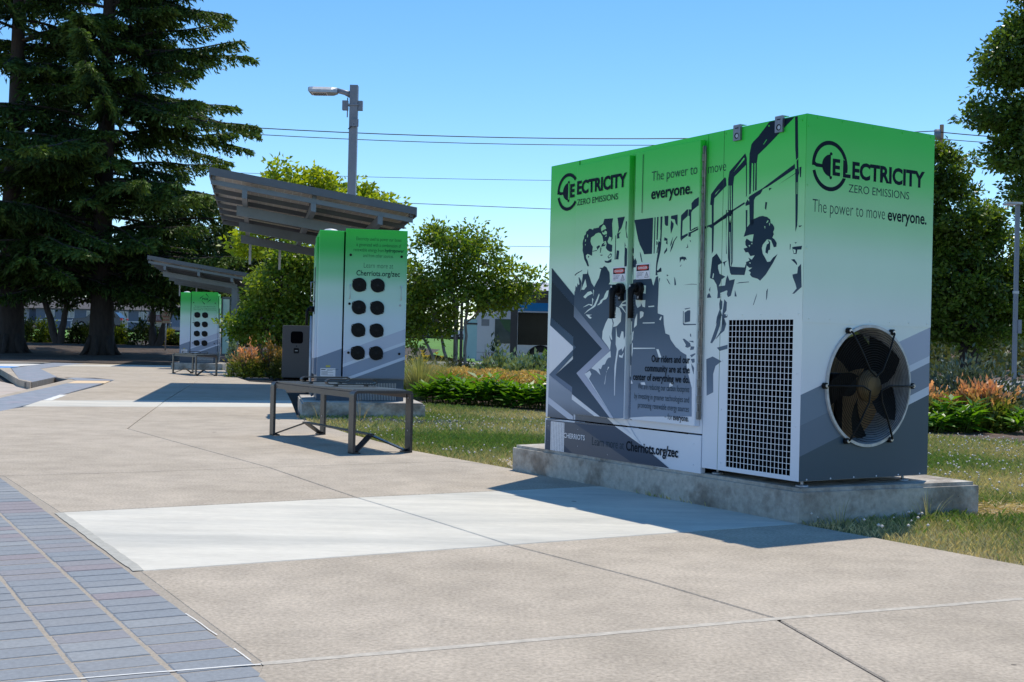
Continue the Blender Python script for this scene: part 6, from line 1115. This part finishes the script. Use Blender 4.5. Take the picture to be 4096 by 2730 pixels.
def car(label, loc, rz, paint, suv=True):
    t = thing('parked_car', label, 'car', loc, rz); hh = 1.68 if suv else 1.45; L_ = 4.75; w = .92
    lo = [(-2.37, .35), (-2.37, .75), (-2.25, .95), (-1.2, 1.06), (1.95, 1.1), (2.35, 1.02), (2.38, .4)]; 
    def loft(prof, y0, m, nm, inset=0, par=t):
        b = bmesh.new(); A = [b.verts.new((x, -y0, z)) for x, z in prof]; B_ = [b.verts.new((x, y0, z)) for x, z in prof]; n = len(prof); b.faces.new(A); b.faces.new(B_[::-1])
        for i in range(n): b.faces.new((A[i], A[(i + 1) % n], B_[(i + 1) % n], B_[i]))
        bmesh.ops.recalc_face_normals(b, faces=b.faces[:]); bmesh.ops.bevel(b, geom=b.edges[:], offset=.04, segments=2, affect='EDGES'); return obj(nm, b, m, par)
    loft(lo, w, paint, 'body'); loft([(-1.25, 1.04), (-.45, hh - .06), (.2, hh), (1.7, hh - .06), (2.2, 1.08)], w - .12, paint, 'cabin')
    for x0, x1 in ((-.78, .15), (.22, 1.05), (1.12, 1.75)):
        for s in (-1, 1):
            b = bmesh.new(); y_ = s * (w - .115); flat(b, [(x0, 1.12), (x1, 1.12), (min(x1, 1.6), hh - .16), (max(x0, -.35) + .0, hh - .16)], lambda a, c: (a, y_, c)); obj('side_window', b, m_win, t)
    for x in (-1.45, 1.4):
        for s in (-1, 1):
            b = bmesh.new(); tube(b, [(x, s * w, .35), (x, s * (w - .22), .35)], .35, 20); wl_ = obj('wheel', b, m_tyre, t); b = bmesh.new(); tube(b, [(x, s * (w + .012), .35), (x, s * (w + .001), .35)], .22, 14); obj('rim', b, m_galv, wl_)
    for s in (-1, 1): obj('tail_light', boxm(2.2, 2.40, s * .8 - .13, s * .8 + .13, .88, 1.06, bev=.02), M('tail_red', (.5, .02, .02), .3), t); obj('headlight', boxm(-2.40, -2.2, s * .7 - .16, s * .7 + .16, .72, .86, bev=.02), m_label, t)
    return t
car('dark blue estate car on the street behind the big conifer trunk', (-39.6, 114.5, 1.52), 0, M('navy_car_paint', (.03, .045, .08), .2, .3)); car('white car partly hidden behind the grey tree stems', (-3.4, 114, 1.17), 0, M('white_car_paint', (.7, .72, .75), .2), False)
car('pale car at the right edge above the ivy bank', (28.0, 64, .55), 0, M('silver_car_paint', (.45, .5, .6), .2, .3), False)
obj('parking_line', prism(bmesh.new(), [(8.3, 19.6), (9.3, 19.75), (9.3, 19.85), (8.3, 19.7)], -.028, -.024), M('faded_yellow', (.5, .38, .12), .8), kind='structure')

rng = np.random.default_rng(77); n = 26000; x_ = rng.uniform(-210, 190, n); q = rng.random(n); top = 6.5 + 2.2 * np.sin(x_ * .09) + 1.5 * np.sin(x_ * .23 + 1) + .9 * np.sin(x_ * .61)
P = np.stack([x_, 262 + rng.uniform(-6, 6, n), 1.0 + q ** .8 * top + rng.normal(size=n) * .4], 1)
o = obj('far_wood', leaf_mesh('far_wood', P, rng.normal(size=(n, 3)), 1.5, 1.1, m_lf_dark, tints(n, .6, 1.3, rng), rng=rng), None, kind='stuff'); o['label'] = 'dark line of trees on the horizon'
